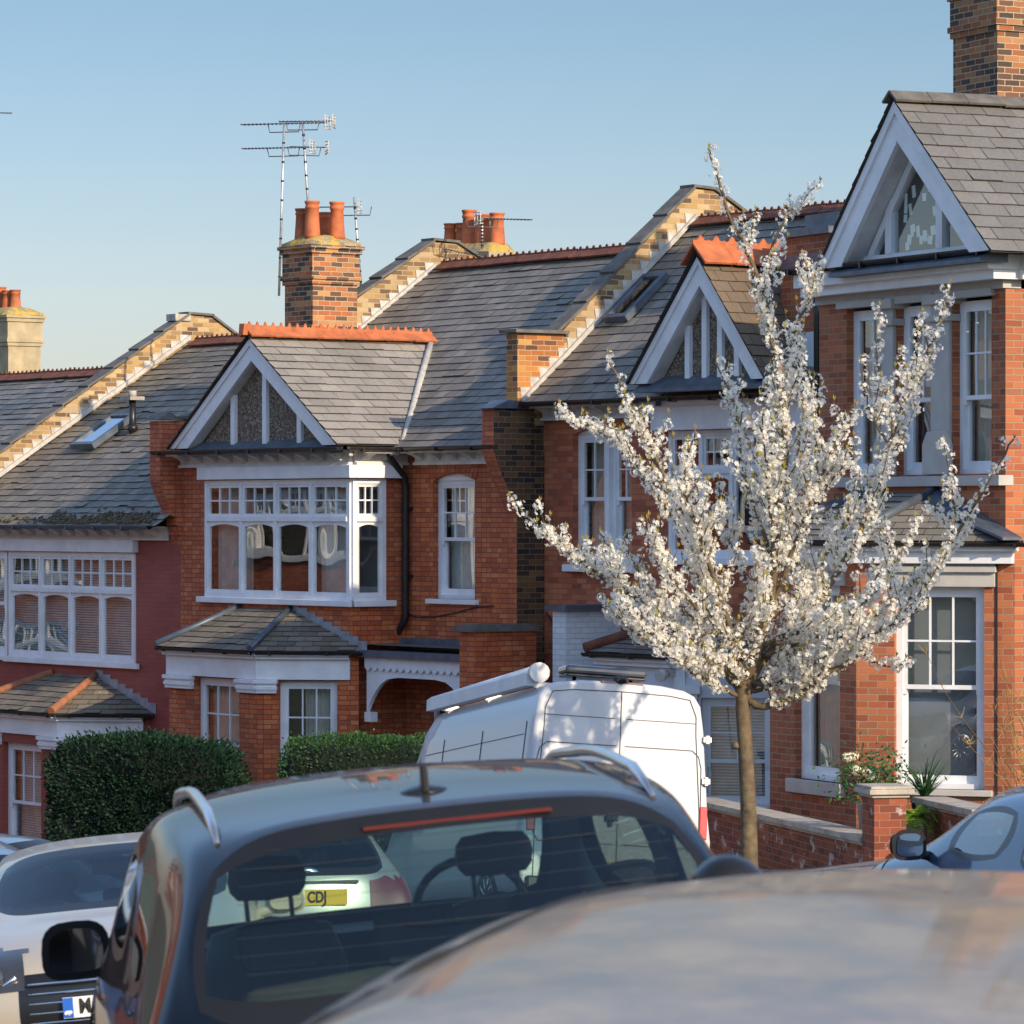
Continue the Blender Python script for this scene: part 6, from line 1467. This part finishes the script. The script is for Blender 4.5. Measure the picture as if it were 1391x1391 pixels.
# ---- champagne car facing the camera at the left
c,me,d=car('champagne beige car facing the camera, partly hidden by the dark estate car','car','p_champ',L=4.4,W=1.80,H=1.42,belt=.92,hood=.98,kind='hatch',top=.68,name='hatchback_car',glass='cglass_dark',wsglass='cglass_dark',screen=.62)
h=d['h']; w_=d['w']
g=MB(); 
nx=max(v.co.x for v in me.vertices if abs(v.co.y)<.1 and .4<v.co.z<.62)
for k in range(7): g.tube([(nx-.045,-.44,.34+k*.052),(nx-.004,-.2,.34+k*.052),(nx+.002,0,.34+k*.052),(nx-.004,.2,.34+k*.052),(nx-.045,.44,.34+k*.052)],.008,6)
g.build('grille_bars',M['chrome'],c,uv=False); part_from(me,[p for p in me.polygons if p.material_index==0 and p.center.x>h-.3 and abs(p.center.y)<.5 and .30<p.center.z<.70],'grille',['trim'],c,offset=.004)
p=MB(); p.box(nx+.012,nx+.024,-.26,.26,.46,.57); pl=p.build('number_plate',M['plate_w'],c,uv=False)
p=MB(); p.box(nx+.0245,nx+.026,-.26,-.205,.462,.568); p.build('plate_band',M['plate_b'],pl,uv=False)
text(pl,'M V',"ink",.105,(nx+.027,-.105,.515),(R(90),0,R(90)),ext=.001,sx=.8); text(pl,'GB','plate_w',.03,(nx+.028,-.232,.485),(R(90),0,R(90)),ext=.001)
for s in (-1,1):
    q=MB(); q.tube([(h-.02,s*.50,.70),(h-.06,s*.60,.64),(h-.14,s*.76,.68),(h-.24,s*.86,.74)],.012,6); q.build('headlight_trim',M['chrome'],c,uv=False)
    q=MB(); q.lathe((0,0,0),[(.075,0),(.07,.02),(.03,.03)],16); o=q.build('headlight_lens',M['clear_lamp'],c,uv=False); o.location=(h-.06,s*.64,.70); o.rotation_euler=(0,R(80),0)
    q=MB(); q.prism([(h-.12,s*.70,.655),(h-.22,s*.84,.69),(h-.24,s*.84,.73),(h-.12,s*.72,.70)],(.045,0,0)); q.build('indicator',M['amber'],c,uv=False)
q=MB(); q.lathe((0,0,0),[(.045,0),(.043,.008),(.02,.010)],18); o=q.build('badge',M['chrome'],c,uv=False); o.location=(nx-.01,0,.72); o.rotation_euler=(0,R(75),0)
q=MB(); q.tube([(d['cowl']-.02,-.5,d['hood']+.045),(d['cowl']-.08,.0,d['hood']+.06),(d['cowl']-.10,.35,d['hood']+.07)],.010,5); q.build('wiper',M['trim'],c,uv=False)
q=MB(); q.poly([(d['rf']+.62,.10,d['belt']-.03),(d['rf']+.66,.32,d['belt']-.03),(d['rf']+.56,.33,d['belt']+.07),(d['rf']+.52,.11,d['belt']+.07)]); q.build('dashboard_paper',M['paper'],c,uv=False)
CARS['champ']=c; pose(c,-86,-2.24,23.0,-1.66,pitch=-5,roll=5)
# ---- others parked further down
c,me,d=car('navy blue car roof behind the champagne car at the left edge','car','p_blue',L=4.3,W=1.78,H=1.48,name='hatchback_car',wsglass='cglass_dark',glass='cglass_dark')
q=MB(); zz=surf_z(me,d['rf']-.2,0); q.tube([(d['rf']-.2,0,zz-.01),(d['rf']-.2,0,zz+.03)],[.045,.012],10); q.tube([(d['rf']-.2,0,zz),(d['rf']-.45,0,zz+.38)],.006,5); q.build('rod_aerial',M['trim'],c,uv=False)
CARS['blue']=c; pose(c,-62,-3.65,25.5,-1.98,roll=2)
c,me,d=car('dark blue estate car roof just in front of the tall hedge','car','p_steel',L=4.5,W=1.8,H=1.5,name='estate_car',wsglass='cglass_dark',glass='cglass_dark',kind='suv'); fin(c,d['xr1']+.2,surf_z(me,d['xr1']+.2,0)-.004)
CARS['blue2']=c; pose(c,-30,-5.1,38,-2.95,roll=0)
c,me,d=car('black car at the left edge in front of the shuttered bay window','car','p_black',L=4.4,W=1.8,H=1.55,name='estate_car',wsglass='cglass_dark',glass='cglass_dark',kind='suv'); rail(c,me,d['xr1']+.1,d['rf'],.58)
CARS['black']=c; pose(c,-60,-5.6,34.5,-2.60)
c,me,d=car('silver car with yellow rear plate seen through the rear window of the dark estate car','car','p_silver',L=4.2,W=1.76,H=1.48,name='hatchback_car',wsglass='cglass_dark',glass='cglass_dark')
h=d['h']; q=MB(); q.box(-h-.065,-h-.031,-.30,.30,.76,.88); pl=q.build('number_plate',M['plate_y'],c,uv=False); text(pl,'81 CDJ','ink',.12,(-h-.067,0,.82),(R(90),0,R(-90)),sx=.75)
q=MB(); q.lathe((0,0,0),[(.07,0),(.068,.012),(.03,.016)],18); o=q.build('badge',M['chrome'],c,uv=False); o.location=(-h+.06,0,1.0); o.rotation_euler=(0,R(-90),0); o.scale=(.7,1.4,1)
q=MB(); q.box(-h-.01,-h+.01,-.4,.4,.92,.945); q.build('boot_trim',M['chrome'],c,uv=False)
CARS['silver']=c; pose(c,104,-2.1,32.5,-2.15)
c,me,d=car('steel blue saloon at the right edge reflecting the sky in its side windows','car','p_steel',L=4.6,W=1.80,H=1.44,belt=.92,hood=.92,kind='saloon',name='saloon_car',glass='cglass_side',wsglass='cglass_dark',top=.64)
CARS['right']=c; pose(c,107,3.75,24.4,-1.44,pitch=0)
# ---- white panel van
def van():
    root=thing('panel_van','white high panel van with roof awning and light bar, tree shadows on its rear doors','van'); L=5.6; H=2.55
    def prof(s=1.0,top=H,wt=.84,wb=1.0,zb=.32):
        hp=[(0,top+.05),(wt*.5,top+.035),(wt*.80,top-.0),(wt*.93,top-.05),(wt+.01,top-.15),(wt+.05,top-.4),(wb-.035,1.25),(wb,1.0),(wb,.6),(wb-.03,zb),(0,zb)]
        hp=[(y*s,z) for y,z in hp]; return hp+[(-y,z) for y,z in hp[-2:0:-1]]
    st=[(-2.80,.955,H-.03),(-2.785,.985,H-.01),(-2.74,.998,H),(-2.6,1.0,H),(-1,1,H),(.2,1,H),(.85,1,H-.02),(1.15,.98,H-.12),(1.35,.965,H-.28)]
    mb=MB(); rings=[mb.pts([(x,y,z) for y,z in prof(s,t)]) for x,s,t in st]; K=20
    # nose stations
    for x,s,t in ((1.95,.95,1.62),(2.3,.93,1.22),(2.62,.88,1.08),(2.78,.80,.85)):
        hp=[(0,t+.03),(.45,t+.02),(.68,t),(.78,t-.03),(.86,t-.08),(.9,t-.14),(.96,min(1.1,t-.2)),(1.0,min(.95,t-.25)),(1.0,.6),(.97,.32),(0,.32)]; hp=[(y*s,z) for y,z in hp]; rings.append(mb.pts([(x,y,z) for y,z in hp+[(-y,z) for y,z in hp[-2:0:-1]]]))
    for i,(a,b) in enumerate(zip(rings,rings[1:])):
        for k in range(K):
            l=(k+1)%K; m=0
            if i in (8,) and k in (0,1,18,19,2,17): m=1
            if i in (7,) and k in (5,14): m=2
            mb.face((a+k,a+l,b+l,b+k),m,.5,True)
    mb.face([rings[0]+k for k in range(K)][::-1]); mb.face([rings[-1]+k for k in range(K)])
    mb.build('body',[M['p_van'],M['cglass_dark'],M['cglass_dark']],root,uv=False)
    sd=MB()
    for s in (-1,1): sd.prism([(1.25,s*.985,1.28),(1.95,s*.99,1.22),(1.5,s*.93,1.75),(1.2,s*.915,1.85)],(0,s*.012,0))
    sd.build('side_window',M['cglass_dark'],root,uv=False)
    # seams and pressed lines
    g=MB(); X=-2.806
    def yl(z,f=1.0): 
        t=max(0,min(1,(z-1.25)/(H-.4-1.25))); return (.965+( .89-.965)*t)*.955*f
    def line(a,b,r=.0042): g.tube([a,b],r,4,caps=False)
    line((X,0,.45),(X,0,H-.06))
    for s in (-1,1):
        pts=[(X,s*yl(z)*.93,z) for z in (.5,1.0,1.3,1.7,2.1,2.28)]+[(X,s*.72,H-.10),(X,s*.5,H-.07),(X,0,H-.06)]
        for a,b in zip(pts,pts[1:]): line(a,b)
        pts=[(X,s*.05,H-.62),(X,s*.76,H-.62),(X,s*.83,H-.68),(X,s*.86,H-.8),(X,s*.87,1.0),(X,s*.82,.92),(X,s*.05,.92)]
        for a,b in zip(pts,pts[1:]): line(a,b,.004)
        line((X,s*.06,H-.34),(X,s*.80,H-.34),.003)
        # side flank
        def ys(z): 
            t=max(0,min(1,(z-1.25)/(H-.4-1.25))); return s*(.965+(.89-.965)*t+.004)
        for x in (-2.55,-1.1,.25): 
            pp=[(x,ys(z),z) for z in (.5,1.25,1.8,2.15)]; 
            for a,b in zip(pp,pp[1:]): line(a,b  ,.0045)
        for z in (2.02,1.70,1.62,1.0): line((-2.5,ys(z),z),(.9,ys(z),z),.0035)
    g.build('panel_seams',M['alu_dark'],root,uv=False)
    for s in (-1,1):
        q=MB(); q.box(-2.815,-2.79,s*.90-.04,s*.90+.04,1.02,1.36); q.build('tail_light',M['red_bright'],root,bevel=.008,uv=False)
        for z in (.75,1.62,2.05) if s<0 else (.75,1.62): q=MB(); q.box(-2.83,-2.79,s*.91-.045,s*.91+.045,z-.03,z+.03); q.box(-2.84,-2.80,s*.91-.02,s*.91+.02,z-.045,z+.045); q.build('hinge',M['alu'],root,bevel=.006,uv=False)
    q=MB(); q.box(-2.84,-2.79,-.26,.26,.62,.74); q.build('number_plate',M['plate_y'],root,uv=False)
    q=MB(); q.box(-2.83,-2.795,.06,.10,1.10,1.30); q.box(-2.85,-2.80,.02,.13,1.16,1.22); q.build('door_handle',M['trim'],root,bevel=.008,uv=False)
    q=MB(); q.box(-2.86,-2.74,-.93,.93,.34,.56); q.build('bumper',M['trim'],root,bevel=.02,uv=False)
    q=MB(); q.box(-2.80,-2.70,-.22,.22,H+.01,H+.045); q.build('brake_light',M['red_lamp'],root,bevel=.008,uv=False)
    q=MB(); q.box(-2.82,-2.70,-.06,.06,H+.03,H+.10); q.tube([(-2.82,0,H+.06),(-2.86,0,H+.04)],.03,10); q.build('rear_camera',M['trim'],root,bevel=.01,uv=False)
    # awning box along the left roof edge
    q=MB(); q.tube([(-2.55,.80,H+.10),(1.0,.80,H+.06)],.085,12); q.box(-2.5,.95,.80,.90,H-.03,H+.10); aw=q.build('awning',M['white'],root,uv=False)
    q=MB(); q.tube([(-2.62,.80,H+.10),(-2.55,.80,H+.10)],.105,14); q.build('end_cap',M['white_old'],aw,uv=False)
    q=MB()
    for x in (-2.4,-.8,.7): q.box(x-.03,x+.03,.62,.80,H-.04,H+.02)
    q.build('bracket',M['alu'],aw,uv=False)
    # beacon bar
    q=MB(); q.box(-2.32,-2.06,-.42,.42,H+.12,H+.15); lb=q.build('light_bar',M['trim'],root,bevel=.01,uv=False)
    q=MB(); q.box(-2.34,-2.04,-.43,.43,H+.151,H+.24); q.build('lens',M['clear_lamp'],lb,bevel=.03,uv=False)
    q=MB(); 
    for y in (-.3,.3): q.tube([(-2.2,y,H-.02),(-2.2,y,H+.12)],.02,6)
    q.build('foot',M['trim'],lb,uv=False)
    for x in (-1.75,1.75):
        for s in (-1,1): wheel(root,x,s*.88,.35,.24)
    for s in (-1,1):
        q=MB(); q.box(1.62,1.74,s*1.02,s*1.22,1.25,1.62); q.build('door_mirror',M['trim'],root,bevel=.03,uv=False)
        q=MB(); q.prism([(2.66,s*.55,.82),(2.45,s*.86,.86),(2.35,s*.88,1.02),(2.55,s*.62,.98)],(.06,0,0)); q.build('headlight',M['clear_lamp'],root,bevel=.01,uv=False)
    return root
v=van(); CARS['van']=v
hd=108.0; v.scale=(1.07,1.07,1.03); pose(v,hd,1.04+2.9*math.cos(R(hd)),41.0+2.9*math.sin(R(hd)),-2.79-.33,pitch=7,roll=4.6)
# ================================================================== light, sky, camera
SUN_EL=24.0; sh=Vector((.613,-.79)).normalized()
w=bpy.data.worlds.new('World'); scene.world=w; w.use_nodes=True; nt=w.node_tree
bg=nt.nodes['Background']; sky=nt.nodes.new('ShaderNodeTexSky'); sky.sky_type='NISHITA'; sky.sun_disc=False
sky.sun_elevation=R(SUN_EL); sky.sun_rotation=math.atan2(sh.x,sh.y); sky.air_density=1.0; sky.dust_density=.6; sky.ozone_density=1.6; sky.altitude=50
n=N(nt); tc_=n('TexCoord').outputs['Generated']; zz=n('SeparateXYZ',{0:tc_}).outputs[2]
gr_=n.ramp(zz,[(.0,(.26,.25,.31)),(.055,(.268,.264,.31)),(.13,(.212,.238,.27)),(.30,(.66,.69,.74)),(.6,(.84,.85,.87)),(1.0,(.6,.6,.6))])
nt.links.new(n.mix(1.0,sky.outputs[0],gr_,'MULTIPLY'),bg.inputs[0]); bg.inputs[1].default_value=.15*2.5
sl=bpy.data.lights.new('sun','SUN'); so=bpy.data.objects.new('sun',sl); COL.objects.link(so); sl.energy=5.0; sl.angle=R(.5); sl.color=(1,.80,.56)
sd=Vector((sh.x*math.cos(R(SUN_EL)),sh.y*math.cos(R(SUN_EL)),math.sin(R(SUN_EL)))); so.rotation_euler=sd.to_track_quat('Z','Y').to_euler(); so.location=(20,-20,30)
cd=bpy.data.cameras.new('camera'); co_=bpy.data.objects.new('camera',cd); COL.objects.link(co_); scene.camera=co_
co_.location=(0,0,EZ); co_.rotation_euler=(R(90),0,0); cd.sensor_width=36; cd.lens=36*FPX/1391; cd.shift_y=(CY-CX)/1391; cd.clip_start=.5; cd.clip_end=6000
cd.dof.use_dof=True; cd.dof.focus_distance=52; cd.dof.aperture_fstop=12.5
scene.view_settings.view_transform='Standard'; scene.view_settings.look='None'; scene.view_settings.exposure=0
scene.render.resolution_x=scene.render.resolution_y=1024
try:
    scene.cycles.transparent_max_bounces=24; scene.cycles.max_bounces=10
except Exception: pass
